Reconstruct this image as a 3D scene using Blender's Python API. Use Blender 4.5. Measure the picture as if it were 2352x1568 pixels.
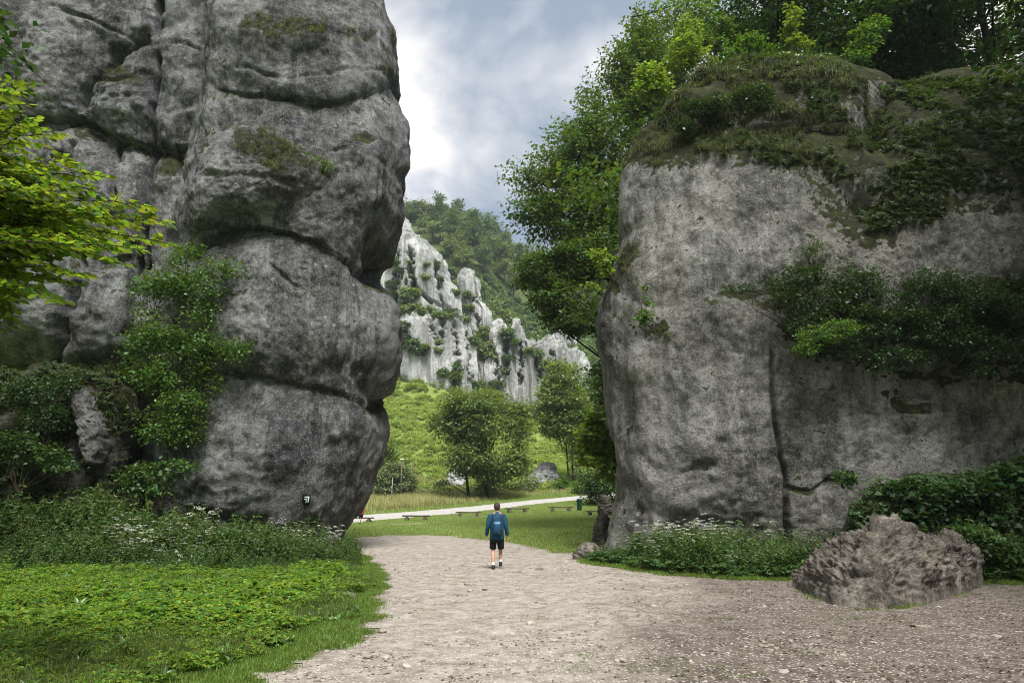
import bpy, bmesh, math, random
import numpy as np
from mathutils import Vector, Matrix

for o in list(bpy.data.objects):
    bpy.data.objects.remove(o, do_unlink=True)
R = math.radians
scene = bpy.context.scene
COL = scene.collection

# ------------------------------------------------------------------ camera, sky, sun, exposure
PITCH = R(13.66)
CAM_H = 1.65
cam_d = bpy.data.cameras.new("camera")
cam_d.sensor_width = 36.0
cam_d.lens = 24.0
cam_d.clip_start = 0.1
cam_d.clip_end = 3000.0
cam = bpy.data.objects.new("camera", cam_d)
COL.objects.link(cam)
cam.location = (0, 0, CAM_H)
cam.rotation_euler = (R(90) + PITCH, 0, 0)
scene.camera = cam

SUN_ELEV = R(60)
SUN_VEC = Vector((0.17, -0.60, 0)).normalized() * math.cos(SUN_ELEV) + Vector((0, 0, math.sin(SUN_ELEV)))
world = bpy.data.worlds.new("World")
scene.world = world
world.use_nodes = True
wt = world.node_tree
wt.nodes.clear()
def wn(t, **k):
    n = wt.nodes.new(t)
    for a, b in k.items():
        setattr(n, a, b)
    return n
w_out = wn('ShaderNodeOutputWorld')
w_bg = wn('ShaderNodeBackground')
w_bg.inputs[1].default_value = 0.1
w_sky = wn('ShaderNodeTexSky', sky_type='NISHITA', sun_disc=False)
w_sky.sun_elevation = SUN_ELEV
w_sky.sun_rotation = math.atan2(SUN_VEC.x, SUN_VEC.y)
w_sky.air_density = 1.0
w_sky.dust_density = 1.5
w_tc = wn('ShaderNodeTexCoord')
w_sep = wn('ShaderNodeSeparateXYZ')
wt.links.new(w_tc.outputs['Generated'], w_sep.inputs[0])
w_add = wn('ShaderNodeMath', operation='ADD'); w_add.inputs[1].default_value = 0.22
w_max = wn('ShaderNodeMath', operation='MAXIMUM'); w_max.inputs[1].default_value = 0.08
wt.links.new(w_sep.outputs[2], w_add.inputs[0]); wt.links.new(w_add.outputs[0], w_max.inputs[0])
w_dx = wn('ShaderNodeMath', operation='DIVIDE'); w_dy = wn('ShaderNodeMath', operation='DIVIDE')
wt.links.new(w_sep.outputs[0], w_dx.inputs[0]); wt.links.new(w_max.outputs[0], w_dx.inputs[1])
wt.links.new(w_sep.outputs[1], w_dy.inputs[0]); wt.links.new(w_max.outputs[0], w_dy.inputs[1])
w_com = wn('ShaderNodeCombineXYZ')
wt.links.new(w_dx.outputs[0], w_com.inputs[0]); wt.links.new(w_dy.outputs[0], w_com.inputs[1])
w_com.inputs[2].default_value = 3.7
w_n1 = wn('ShaderNodeTexNoise'); w_n1.inputs['Scale'].default_value = 1.55; w_n1.inputs['Detail'].default_value = 7; w_n1.inputs['Roughness'].default_value = 0.52; w_n1.inputs['Distortion'].default_value = 0.25
w_map = wn('ShaderNodeMapping'); w_map.inputs['Location'].default_value = (1.15, 0.55, 0)
wt.links.new(w_com.outputs[0], w_map.inputs[0]); wt.links.new(w_map.outputs[0], w_n1.inputs['Vector'])
w_r1 = wn('ShaderNodeValToRGB')           # cloud brightness
w_r1.color_ramp.elements[0].position = 0.43; w_r1.color_ramp.elements[0].color = (1.45, 1.78, 2.25, 1)
w_r1.color_ramp.elements[1].position = 0.565; w_r1.color_ramp.elements[1].color = (4.4, 4.28, 4.3, 1)
e = w_r1.color_ramp.elements.new(0.50); e.color = (2.75, 2.92, 3.2, 1)
wt.links.new(w_n1.outputs[0], w_r1.inputs[0])
w_n2 = wn('ShaderNodeTexNoise'); w_n2.inputs['Scale'].default_value = 0.9; w_n2.inputs['Detail'].default_value = 5
w_map2 = wn('ShaderNodeMapping'); w_map2.inputs['Location'].default_value = (4.2, 1.7, 2.0)
wt.links.new(w_com.outputs[0], w_map2.inputs[0]); wt.links.new(w_map2.outputs[0], w_n2.inputs['Vector'])
w_r2 = wn('ShaderNodeValToRGB')           # cloud cover
w_r2.color_ramp.elements[0].position = 0.30; w_r2.color_ramp.elements[0].color = (0.86,) * 3 + (1,)
w_r2.color_ramp.elements[1].position = 0.50; w_r2.color_ramp.elements[1].color = (1, 1, 1, 1)
wt.links.new(w_n2.outputs[0], w_r2.inputs[0])
w_mix = wn('ShaderNodeMix', data_type='RGBA')
wt.links.new(w_r2.outputs[0], w_mix.inputs[0])
wt.links.new(w_sky.outputs[0], w_mix.inputs[6]); wt.links.new(w_r1.outputs[0], w_mix.inputs[7])
wt.links.new(w_mix.outputs[2], w_bg.inputs[0]); wt.links.new(w_bg.outputs[0], w_out.inputs[0])

sun_d = bpy.data.lights.new("sun", 'SUN')
sun_d.energy = 3.2
sun_d.angle = R(24)
sun_d.color = (1.0, 0.97, 0.92)
sun = bpy.data.objects.new("sun", sun_d)
COL.objects.link(sun)
sun.location = (-30, -30, 60)
sun.rotation_euler = SUN_VEC.to_track_quat('Z', 'Y').to_euler()

scene.view_settings.view_transform = 'Standard'
scene.view_settings.look = 'None'
scene.view_settings.gamma = 1.0
scene.view_settings.exposure = 1.3
scene.view_settings.use_curve_mapping = False
scene.render.engine = 'CYCLES'
scene.cycles.use_denoising = True
scene.cycles.filter_width = 1.0
scene.cycles.max_bounces = 6
scene.cycles.diffuse_bounces = 3
scene.cycles.glossy_bounces = 2
scene.cycles.transmission_bounces = 4
scene.cycles.transparent_max_bounces = 4
scene.cycles.volume_bounces = 0
scene.cycles.caustics_reflective = False
scene.cycles.caustics_refractive = False

# ------------------------------------------------------------------ helpers: numbers
rng = np.random.default_rng(7)
random.seed(7)
F = 1568.0        # focal length in a picture 2352 wide (unit of all picture measurements below)
cp, sp = math.cos(PITCH), math.sin(PITCH)

def ray(px, py):
    u = (np.asarray(px, float) - 1176.0) / F
    v = (784.0 - np.asarray(py, float)) / F
    return u, cp - v * sp, sp + v * cp

def at(px, py, Y):
    """world point that lies Y metres in front of the camera plane"""
    dx, dy, dz = ray(px, py)
    t = Y / dy
    return np.stack([dx * t, np.full_like(dx * t, Y) if np.ndim(dx) else np.float64(Y), CAM_H + dz * t], -1)

def project(V):
    x, y, z = V[:, 0], V[:, 1], V[:, 2] - CAM_H
    yc = y * cp + z * sp
    zc = -y * sp + z * cp
    yc = np.maximum(yc, 0.05)
    return 1176 + F * x / yc, 784 - F * zc / yc

def sstep(a, b, x):
    t = np.clip((np.asarray(x, float) - a) / (b - a), 0, 1)
    return t * t * (3 - 2 * t)

def _h(ix, iy, iz, seed):
    n = (ix.astype(np.uint32) * np.uint32(374761393) + iy.astype(np.uint32) * np.uint32(668265263)
         + iz.astype(np.uint32) * np.uint32(1103515245) + np.uint32((seed * 974634777) & 0xffffffff))
    n = (n ^ (n >> np.uint32(13))) * np.uint32(1274126177)
    n = n ^ (n >> np.uint32(16))
    return (n & np.uint32(0xffff)).astype(np.float32) / 32767.5 - 1.0

def vnoise(P, seed=0):
    P = np.asarray(P, np.float32)
    i = np.floor(P).astype(np.int64)
    f = P - i
    w = f * f * f * (f * (f * 6 - 15) + 10)
    x, y, z = i[:, 0], i[:, 1], i[:, 2]
    r = 0
    for a in (0, 1):
        wx = w[:, 0] if a else 1 - w[:, 0]
        for b in (0, 1):
            wy = w[:, 1] if b else 1 - w[:, 1]
            for c in (0, 1):
                wz = w[:, 2] if c else 1 - w[:, 2]
                r = r + wx * wy * wz * _h(x + a, y + b, z + c, seed)
    return r

ROT = np.array([[0.0, 0.8, 0.6], [-0.8, 0.36, -0.48], [-0.6, -0.48, 0.64]], np.float32)
def fbm(P, octv=4, seed=0, gain=0.5, ridged=False):
    P = np.asarray(P, np.float32)
    s, a, tot = 0, 1.0, 0
    for k in range(octv):
        n = vnoise(P, seed + k * 17)
        if ridged:
            n = 1 - 2 * np.abs(n)
        s = s + a * n
        tot += a
        a *= gain
        P = (P @ ROT) * 2.03 + 11.3
    return s / tot

def poly_dist(px, py, line, closed=False):
    """distance of points to a polyline"""
    L = [np.array(p, float) for p in line]
    if closed:
        L = L + [L[0]]
    d = np.full(px.shape, 1e9)
    for a, b in zip(L[:-1], L[1:]):
        ab = b - a
        t = np.clip(((px - a[0]) * ab[0] + (py - a[1]) * ab[1]) / max(ab @ ab, 1e-9), 0, 1)
        d = np.minimum(d, np.hypot(px - a[0] - t * ab[0], py - a[1] - t * ab[1]))
    return d

def inside(px, py, poly):
    c = np.zeros(px.shape, bool)
    n = len(poly)
    for i in range(n):
        x1, y1 = poly[i]
        x2, y2 = poly[(i + 1) % n]
        if y1 == y2:
            continue
        k = ((y1 > py) != (y2 > py)) & (px < (x2 - x1) * (py - y1) / (y2 - y1) + x1)
        c ^= k
    return c

def sdf(px, py, poly):
    d = poly_dist(px, py, poly, True)
    return np.where(inside(px, py, poly), -d, d)

# ------------------------------------------------------------------ helpers: meshes and objects
def mesh_from(name, V, faces, mats=(), mi=None, smooth=False):
    """faces: list of (n,3) or (n,4) int arrays; mi: material index per list entry or per face"""
    me = bpy.data.meshes.new(name)
    V = np.asarray(V, np.float32)
    me.vertices.add(len(V))
    me.vertices.foreach_set('co', V.ravel())
    faces = [np.asarray(f, np.int32) for f in faces if len(f)]
    loops = np.concatenate([f.ravel() for f in faces]) if faces else np.zeros(0, np.int32)
    sizes = np.concatenate([np.full(len(f), f.shape[1], np.int32) for f in faces]) if faces else np.zeros(0, np.int32)
    me.loops.add(len(loops))
    me.loops.foreach_set('vertex_index', loops)
    me.polygons.add(len(sizes))
    st = np.zeros(len(sizes), np.int32)
    if len(sizes):
        st[1:] = np.cumsum(sizes)[:-1]
    me.polygons.foreach_set('loop_start', st)
    if mi is not None:
        if len(mi) == len(faces) and len(mi) != len(sizes):
            mi = np.concatenate([np.full(len(f), m, np.int32) for f, m in zip(faces, mi)])
        me.polygons.foreach_set('material_index', np.asarray(mi, np.int32))
    if smooth:
        me.polygons.foreach_set('use_smooth', np.ones(len(sizes), bool))
    for m in mats:
        me.materials.append(m)
    me.update(calc_edges=True)
    return me

def obj(name, me, parent=None, loc=None):
    o = bpy.data.objects.new(name, me)
    COL.objects.link(o)
    if parent is not None:
        o.parent = parent
    if loc is not None:
        o.location = loc
    return o

def tag(o, label=None, cat=None, group=None, kind=None):
    if label: o['label'] = label
    if cat: o['category'] = cat
    if group: o['group'] = group
    if kind: o['kind'] = kind
    return o

def thing(name, label, cat, loc=(0, 0, 0), rz=0.0, group=None):
    o = bpy.data.objects.new(name, None)
    o.empty_display_size = 0.2
    COL.objects.link(o)
    o.location = loc
    o.rotation_euler = (0, 0, rz)
    return tag(o, label, cat, group)

def dup(root, loc, rz=0.0, scale=1.0, label=None, group=None):
    r = root.copy(); COL.objects.link(r)
    r.location = loc; r.rotation_euler = (0, 0, rz)
    r.scale = (scale,) * 3 if np.isscalar(scale) else scale
    if label: r['label'] = label
    if group: r['group'] = group
    for ch in list(root.children):
        c = ch.copy(); COL.objects.link(c); c.parent = r
        for g in list(ch.children):
            d = g.copy(); COL.objects.link(d); d.parent = c
    return r

class MB:
    """collects shapes into one mesh"""
    def __init__(s):
        s.V = []; s.F3 = []; s.F4 = []; s.m3 = []; s.m4 = []; s.n = 0
    def add(s, V, F3=None, F4=None, m=0):
        V = np.asarray(V, np.float32).reshape(-1, 3)
        if F3 is not None and len(F3):
            s.F3.append(np.asarray(F3, np.int64) + s.n); s.m3.append(np.full(len(F3), m))
        if F4 is not None and len(F4):
            s.F4.append(np.asarray(F4, np.int64) + s.n); s.m4.append(np.full(len(F4), m))
        s.V.append(V); s.n += len(V)
        return s
    def box(s, c, d, m=0, rz=0.0, taper=0.0):
        x, y, z = np.array(d, float) / 2
        t = 1 - taper
        P = np.array([(-x, -y, -z), (x, -y, -z), (x, y, -z), (-x, y, -z), (-x * t, -y * t, z), (x * t, -y * t, z), (x * t, y * t, z), (-x * t, y * t, z)])
        if rz:
            c_, s_ = math.cos(rz), math.sin(rz)
            P = np.stack([P[:, 0] * c_ - P[:, 1] * s_, P[:, 0] * s_ + P[:, 1] * c_, P[:, 2]], -1)
        return s.add(P + np.array(c), F4=[(0, 3, 2, 1), (4, 5, 6, 7), (0, 1, 5, 4), (1, 2, 6, 5), (2, 3, 7, 6), (3, 0, 4, 7)], m=m)
    def tube(s, pts, rad, sides=6, m=0, cap=True, squash=None):
        pts = np.asarray(pts, float); n = len(pts)
        rad = np.broadcast_to(np.asarray(rad, float), (n,))
        T = np.gradient(pts, axis=0)
        T /= np.linalg.norm(T, axis=1, keepdims=True) + 1e-9
        ref = np.array([0, 0, 1.0]) if abs(T[0, 2]) < 0.9 else np.array([1.0, 0, 0])
        A = np.cross(T, ref); A /= np.linalg.norm(A, axis=1, keepdims=True) + 1e-9
        B = np.cross(T, A)
        th = np.arange(sides) * 2 * np.pi / sides
        sq = 1.0 if squash is None else squash
        V = pts[:, None] + rad[:, None, None] * (np.cos(th)[None, :, None] * A[:, None] + sq * np.sin(th)[None, :, None] * B[:, None])
        i = np.arange(n - 1)[:, None] * sides; j = np.arange(sides)[None]
        k = (j + 1) % sides
        Fq = np.stack([i + j, i + k, i + sides + k, i + sides + j], -1).reshape(-1, 4)
        V = V.reshape(-1, 3)
        F3 = None
        if cap:
            V = np.vstack([V, pts[0], pts[-1]])
            a, b = n * sides, n * sides + 1
            F3 = [(a, int((q + 1) % sides), q) for q in range(sides)] + [(b, (n - 1) * sides + q, (n - 1) * sides + int((q + 1) % sides)) for q in range(sides)]
        return s.add(V, F3, Fq, m)
    def lathe(s, prof, sides=20, c=(0, 0, 0), m=0, sx=1.0, sy=1.0):
        prof = np.array(prof, float); n = len(prof)
        th = np.arange(sides) * 2 * np.pi / sides
        V = np.stack([prof[:, 0, None] * np.cos(th) * sx + c[0], prof[:, 0, None] * np.sin(th) * sy + c[1], np.repeat(prof[:, 1, None], sides, 1) + c[2]], -1).reshape(-1, 3)
        i = np.arange(n - 1)[:, None] * sides; j = np.arange(sides)[None]; k = (j + 1) % sides
        return s.add(V, None, np.stack([i + j, i + k, i + sides + k, i + sides + j], -1).reshape(-1, 4), m)
    def loft(s, rings, m=0, cap=True):
        """rings: list of (cx, cy, cz, rx, ry); superellipse cross sections"""
        sides = 20
        th = np.arange(sides) * 2 * np.pi / sides
        ct, st_ = np.cos(th), np.sin(th)
        V = []
        for cx, cy, cz, rx, ry in rings:
            V.append(np.stack([cx + rx * np.sign(ct) * np.abs(ct) ** 0.85, cy + ry * np.sign(st_) * np.abs(st_) ** 0.85, np.full(sides, cz)], -1))
        V = np.concatenate(V); n = len(rings)
        i = np.arange(n - 1)[:, None] * sides; j = np.arange(sides)[None]; k = (j + 1) % sides
        Fq = np.stack([i + j, i + k, i + sides + k, i + sides + j], -1).reshape(-1, 4)
        F3 = None
        if cap:
            V = np.vstack([V, [rings[0][:3]], [rings[-1][:3]]])
            a, b = n * sides, n * sides + 1
            F3 = [(a, int((q + 1) % sides), q) for q in range(sides)] + [(b, (n - 1) * sides + q, (n - 1) * sides + int((q + 1) % sides)) for q in range(sides)]
        return s.add(V, F3, Fq, m)
    def mesh(s, name, mats, smooth=False):
        f, mi = [], []
        if s.F3:
            f.append(np.concatenate(s.F3)); mi.append(np.concatenate(s.m3))
        if s.F4:
            f.append(np.concatenate(s.F4)); mi.append(np.concatenate(s.m4))
        return mesh_from(name, np.concatenate(s.V), f, mats if isinstance(mats, (list, tuple)) else [mats], np.concatenate(mi), smooth)

def unit(a):
    return a / (np.linalg.norm(a, axis=-1, keepdims=True) + 1e-9)

def leaf_geo(C, T, N, L, W, fold=0.18, droop=0.1, six=False):
    """leaves at base points C, pointing along T, facing N"""
    T = unit(T); B = unit(np.cross(N, T)); N = np.cross(T, B)
    L = np.broadcast_to(np.asarray(L, float), (len(C),))[:, None]; W = np.broadcast_to(np.asarray(W, float), (len(C),))[:, None]
    n = len(C)
    if not six:
        V = np.stack([C, C + T * L * .45 + B * W * .5 + N * W * fold, C + T * L - N * L * droop, C + T * L * .45 - B * W * .5 + N * W * fold], 1)
        return V.reshape(-1, 3), np.arange(n * 4).reshape(-1, 4)
    V = np.stack([C, C + T * L * .28 + B * W * .42 + N * W * fold, C + T * L * .66 + B * W * .42 + N * W * fold - N * L * droop * .4, C + T * L - N * L * droop,
                  C + T * L * .66 - B * W * .42 + N * W * fold - N * L * droop * .4, C + T * L * .28 - B * W * .42 + N * W * fold], 1)
    i = np.arange(n)[:, None] * 6
    Fq = np.concatenate([i + np.array([[0, 1, 2, 3]]), i + np.array([[0, 3, 4, 5]])])
    return V.reshape(-1, 3), Fq

def rdir(n, g=rng):
    return unit(g.normal(size=(n, 3)))

# ------------------------------------------------------------------ materials
class NT:
    def __init__(s, name):
        s.m = bpy.data.materials.new(name); s.m.use_nodes = True
        s.t = s.m.node_tree; s.t.nodes.clear()
        s.out = s.t.nodes.new('ShaderNodeOutputMaterial')
    def n(s, t, ins=None, **k):
        x = s.t.nodes.new(t)
        for a, b in k.items():
            setattr(x, a, b)
        for a, b in (ins or {}).items():
            if isinstance(b, bpy.types.NodeSocket):
                s.t.links.new(b, x.inputs[a])
            else:
                x.inputs[a].default_value = b
        return x
    def pos(s, sc=(1, 1, 1)):
        g = s.n('ShaderNodeNewGeometry')
        if sc == (1, 1, 1):
            return g.outputs['Position']
        return s.n('ShaderNodeVectorMath', {0: g.outputs['Position'], 1: sc}, operation='MULTIPLY').outputs[0]
    def opos(s):
        return s.n('ShaderNodeTexCoord').outputs['Object']
    def noise(s, v, sc, det=4, rough=.5, dist=0):
        return s.n('ShaderNodeTexNoise', {'Vector': v, 'Scale': sc, 'Detail': det, 'Roughness': rough, 'Distortion': dist}).outputs[0]
    def ramp(s, f, stops):
        r = s.n('ShaderNodeValToRGB', {0: f})
        cr = r.color_ramp
        while len(cr.elements) < len(stops):
            cr.elements.new(0.5)
        for e, (p, c) in zip(cr.elements, stops):
            e.position = p
            e.color = (c, c, c, 1) if np.isscalar(c) else (*c, 1)
        return r.outputs[0]
    def mix(s, f, a, b, mode='MIX'):
        x = s.n('ShaderNodeMix', data_type='RGBA', blend_type=mode)
        for i, v in ((0, f), (6, a), (7, b)):
            if isinstance(v, bpy.types.NodeSocket):
                s.t.links.new(v, x.inputs[i])
            elif i == 0:
                x.inputs[0].default_value = v
            else:
                x.inputs[i].default_value = (*v, 1)
        return x.outputs[2]
    def math(s, op, a, b=0.0, clamp=False):
        return s.n('ShaderNodeMath', {0: a, 1: b}, operation=op, use_clamp=clamp).outputs[0]
    def bump(s, h, strength=.5, dist=.05, normal=None):
        ins = {'Height': h, 'Strength': strength, 'Distance': dist}
        if normal is not None:
            ins['Normal'] = normal
        return s.n('ShaderNodeBump', ins).outputs[0]
    def bsdf(s, col, rough=.8, spec=.3, normal=None, metal=0.0):
        ins = {'Base Color': col if isinstance(col, bpy.types.NodeSocket) else (*col, 1), 'Roughness': rough, 'Specular IOR Level': spec, 'Metallic': metal}
        if normal is not None:
            ins['Normal'] = normal
        return s.n('ShaderNodeBsdfPrincipled', ins).outputs[0]
    def done(s, sh):
        s.t.links.new(sh, s.out.inputs[0])
        return s.m

def rock_mat(name, dark=(.021, .022, .024), mid=(.084, .087, .092), light=(.275, .28, .28), warm=(.16, .13, .105), moss=0.5, moss_z=.35, streak=.78, scale=1.0, warm_amt=.5, speck=.8, mossc=((.007, .007, .003), (.022, .024, .007), (.045, .060, .012))):
    t = NT(name)
    p = t.pos()
    big = t.noise(p, .30 * scale, 4, .6)
    med = t.noise(p, 1.25 * scale, 8, .70, .5)
    fine = t.noise(p, 5.2 * scale, 6, .72, .3)
    grain = t.noise(p, 17 * scale, 4, .78)
    lmix = tuple(.5 * m_ + .5 * l_ for m_, l_ in zip(mid, light))
    dmix = tuple(.55 * d_ + .45 * m_ for d_, m_ in zip(dark, mid))
    col = t.ramp(med, [(.34, dark), (.46, mid), (.57, lmix), (.66, light)])
    col = t.mix(1.0, col, t.ramp(t.noise(t.pos((1, 1, .55)), .55 * scale, 5, .6, .3), [(.36, .50), (.5, .95), (.62, 1.45)]), 'MULTIPLY')
    col = t.mix(t.math('MULTIPLY', t.ramp(big, [(.42, 0), (.60, 1)]), warm_amt), col, t.mix(.55, col, warm))
    # vertical seepage streaks
    ps = t.pos((1.1 * scale, 1.1 * scale, .12 * scale))
    st = t.noise(ps, 1.0, 6, .62, .5)
    col = t.mix(t.math('MULTIPLY', t.ramp(st, [(.50, 0), (.57, 1)]), streak), col, dark)
    col = t.mix(t.math('MULTIPLY', t.ramp(t.noise(t.pos((2.1 * scale, 2.1 * scale, .2 * scale)), 1.0, 5, .6), [(.53, 0), (.62, 1)]), .42), col, light)
    wash = t.noise(t.pos((.55 * scale, .55 * scale, .09 * scale)), 1.0, 4, .55, .8)
    col = t.mix(t.math('MULTIPLY', t.ramp(wash, [(.52, 0), (.64, 1)]), .55), col, lmix)
    col = t.mix(t.math('MULTIPLY', t.ramp(wash, [(.36, 1), (.47, 0)]), .5), col, dmix)
    # lichen speckle
    col = t.mix(t.math('MULTIPLY', t.ramp(fine, [(.54, 0), (.62, 1)]), .38 * speck), col, light)
    col = t.mix(t.math('MULTIPLY', t.ramp(fine, [(.38, 1), (.47, 0)]), .5), col, dark)
    vo = t.n('ShaderNodeTexVoronoi', {'Vector': p, 'Scale': 2.2 * scale, 'Randomness': 1.0}).outputs[0]
    spots = t.math('MULTIPLY', t.ramp(t.math('ADD', vo, t.math('MULTIPLY', grain, .6)), [(.40, 1), (.47, 0)]), t.ramp(big, [(.44, 0), (.56, 1)]))
    col = t.mix(t.math('MULTIPLY', spots, .7 * speck), col, tuple(min(1, 1.3 * c) for c in light))
    col = t.mix(t.math('MULTIPLY', t.ramp(grain, [(.53, 0), (.62, 1)]), .56 * speck), col, light)
    col = t.mix(t.math('MULTIPLY', t.ramp(grain, [(.38, 1), (.47, 0)]), .6), col, dark)
    # moss on what faces up and where it has spread
    nz = t.n('ShaderNodeSeparateXYZ', {0: t.n('ShaderNodeNewGeometry').outputs['Normal']}).outputs[2]
    mz = t.math('ADD', nz, t.math('MULTIPLY', t.math('SUBTRACT', med, .5), 2.4))
    mz = t.math('ADD', mz, t.math('MULTIPLY', t.math('SUBTRACT', fine, .5), 1.6))
    mz = t.math('ADD', mz, t.n('ShaderNodeAttribute', attribute_name='moss').outputs['Fac'])
    mf = t.math('MULTIPLY', t.ramp(mz, [(min(moss_z, .97), 0), (min(moss_z + .12, .99), 1)]), moss)
    mc = t.ramp(t.noise(p, 3.0, 6, .7), [(.3, mossc[0]), (.5, mossc[1]), (.68, mossc[2])])
    col = t.mix(mf, col, mc)
    b1 = t.bump(med, .6, .30 / scale)
    b2 = t.bump(fine, .8, .10 / scale, b1)
    b3 = t.bump(grain, .9, .045 / scale, b2)
    return t.done(t.bsdf(col, .9, .22, b3))

def leaf_mat(name, col, var=.35, trans=.35, rough=.45, hue=.035, tcol=None, spec=.3, sat=1.0):
    t = NT(name)
    g = t.n('ShaderNodeNewGeometry').outputs['Random Per Island']
    oi = t.n('ShaderNodeObjectInfo').outputs['Random']
    h = t.math('ADD', .5 - hue, t.math('MULTIPLY', t.math('FRACT', t.math('MULTIPLY', g, 7.31)), 2 * hue))
    v = t.math('ADD', 1 - var, t.math('MULTIPLY', g, 2 * var))
    v = t.math('MULTIPLY', v, t.math('ADD', .85, t.math('MULTIPLY', oi, .3)))
    c = t.n('ShaderNodeHueSaturation', {'Hue': h, 'Saturation': sat, 'Value': v, 'Color': (*col, 1)}).outputs[0]
    d = t.bsdf(c, rough, spec)
    tc = tcol or (col[0] * 1.5, col[1] * 1.35, col[2] * .5)
    c2 = t.n('ShaderNodeHueSaturation', {'Hue': h, 'Saturation': sat, 'Value': v, 'Color': (*tc, 1)}).outputs[0]
    tr = t.n('ShaderNodeBsdfTranslucent', {'Color': c2}).outputs[0]
    return t.done(t.n('ShaderNodeMixShader', {0: trans, 1: d, 2: tr}).outputs[0])

def plain_mat(name, col, rough=.7, spec=.3, var=.25, sc=6.0, bump=.0, metal=0.0, streak=None):
    t = NT(name)
    p = t.opos()
    if streak:
        p = t.n('ShaderNodeVectorMath', {0: p, 1: streak}, operation='MULTIPLY').outputs[0]
    nn = t.noise(p, sc, 6, .6)
    c = t.ramp(nn, [(.3, tuple(x * (1 - var) for x in col)), (.7, tuple(min(1, x * (1 + var)) for x in col))])
    nb = t.bump(nn, bump, .02) if bump else None
    return t.done(t.bsdf(c, rough, spec, nb, metal))

def bark_mat(name, c1, c2):
    t = NT(name)
    p = t.pos((5, 5, 1.2))
    nn = t.noise(p, 1.4, 7, .65, .4)
    col = t.ramp(nn, [(.32, c1), (.66, c2)])
    return t.done(t.bsdf(col, .9, .15, t.bump(nn, .7, .05)))

M = {}
M['rock_left'] = rock_mat('limestone_grey', moss=.95, moss_z=.62, warm_amt=.35)
M['rock_left_low'] = rock_mat('limestone_brown_grey', dark=(.026, .025, .025), mid=(.092, .089, .088), light=(.32, .315, .30), moss=.75, moss_z=.86, warm_amt=.75)
M['rock_left_dark'] = rock_mat('limestone_darker', dark=(.02, .02, .02), mid=(.075, .074, .075), light=(.25, .25, .24), moss=1.0, moss_z=.55, warm_amt=.5)  # slightly darker grey stone with more moss
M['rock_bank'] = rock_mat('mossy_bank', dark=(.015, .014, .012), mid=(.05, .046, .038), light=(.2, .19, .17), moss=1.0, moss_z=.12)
M['rock_right_up'] = rock_mat('limestone_moss_cap', dark=(.038, .040, .042), mid=(.150, .155, .158), light=(.36, .365, .355), moss=1.0, moss_z=.42, warm_amt=.35)
M['rock_right'] = rock_mat('limestone_pale_grey', dark=(.030, .030, .029), mid=(.125, .124, .118), light=(.31, .31, .295), warm=(.19, .16, .12), moss=1.0, moss_z=.52, warm_amt=.5, streak=.5)
M['boulder'] = rock_mat('boulder_stone', dark=(.012, .010, .009), mid=(.082, .071, .062), light=(.28, .252, .22), warm=(.2, .16, .12), moss=.7, moss_z=.97, streak=.1, scale=2.4, speck=.7)
M['crag'] = rock_mat('far_limestone', dark=(.15, .16, .165), mid=(.39, .395, .39), light=(.60, .60, .585), warm=(.33, .31, .26), moss=.9, moss_z=.68, streak=.6, scale=.22, warm_amt=.3, speck=.35, mossc=((.03, .045, .015), (.07, .095, .03), (.12, .15, .05)))
M['outcrop'] = rock_mat('near_outcrop', dark=(.15, .16, .165), mid=(.43, .44, .445), light=(.66, .665, .66), warm=(.33, .31, .26), moss=.6, moss_z=.97, streak=.25, scale=.6, warm_amt=.3, speck=.35, mossc=((.07, .085, .03), (.12, .145, .05), (.17, .19, .075)))

M['bark'] = bark_mat('bark_grey', (.018, .016, .014), (.085, .075, .062))
M['bark_dark'] = bark_mat('bark_dark', (.009, .008, .007), (.04, .035, .03))
M['twig'] = plain_mat('twig_brown', (.06, .045, .03), .85, .1)
M['stem'] = plain_mat('herb_stem', (.10, .13, .035), .7, .2)

M['leaf_beech'] = leaf_mat('beech_leaf', (.064, .120, .013), .50, .5, .38, .035, (.18, .265, .015))
M['leaf_tree'] = leaf_mat('broad_leaf', (.068, .126, .029), .5, .40, .42, .045)
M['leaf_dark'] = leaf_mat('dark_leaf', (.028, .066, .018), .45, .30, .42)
M['leaf_mid'] = leaf_mat('meadow_tree_leaf', (.145, .215, .064), .45, .40, .5)
M['leaf_bright'] = leaf_mat('young_leaf', (.105, .180, .024), .38, .45, .42, .03, (.22, .32, .025))
M['leaf_far'] = leaf_mat('forest_leaf', (.095, .160, .078), .42, .30, .6, .04)
M['leaf_far2'] = leaf_mat('forest_leaf_pale', (.14, .205, .08), .42, .28, .6, .04)
M['leaf_willow'] = leaf_mat('willow_leaf', (.18, .235, .115), .35, .28, .5, .03)
M['leaf_shrub'] = leaf_mat('shrub_leaf', (.075, .150, .030), .42, .38, .4)
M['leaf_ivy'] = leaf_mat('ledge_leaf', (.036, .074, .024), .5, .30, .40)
M['leaf_herb'] = leaf_mat('herb_leaf', (.120, .200, .025), .55, .42, .40, .05, (.24, .36, .024))
M['leaf_herb2'] = leaf_mat('broad_herb_leaf', (.065, .130, .028), .35, .30, .30, .03, spec=.5)
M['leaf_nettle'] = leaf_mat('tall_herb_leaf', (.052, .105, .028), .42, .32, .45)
M['grass'] = leaf_mat('grass_blade', (.100, .165, .026), .40, .38, .5, .03, (.20, .30, .025))
M['grass_meadow'] = leaf_mat('meadow_blade', (.195, .290, .064), .38, .40, .5, .03, (.30, .41, .065))
M['grass_dry'] = leaf_mat('dry_grass', (.58, .49, .26), .35, .38, .6, .02, (.62, .54, .28))
M['grass_tuft'] = leaf_mat('hanging_grass', (.040, .038, .015), .6, .3, .6, .05, (.075, .075, .02))
M['leaf_cap'] = leaf_mat('cap_leaf', (.040, .070, .018), .55, .3, .5, .05)
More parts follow.
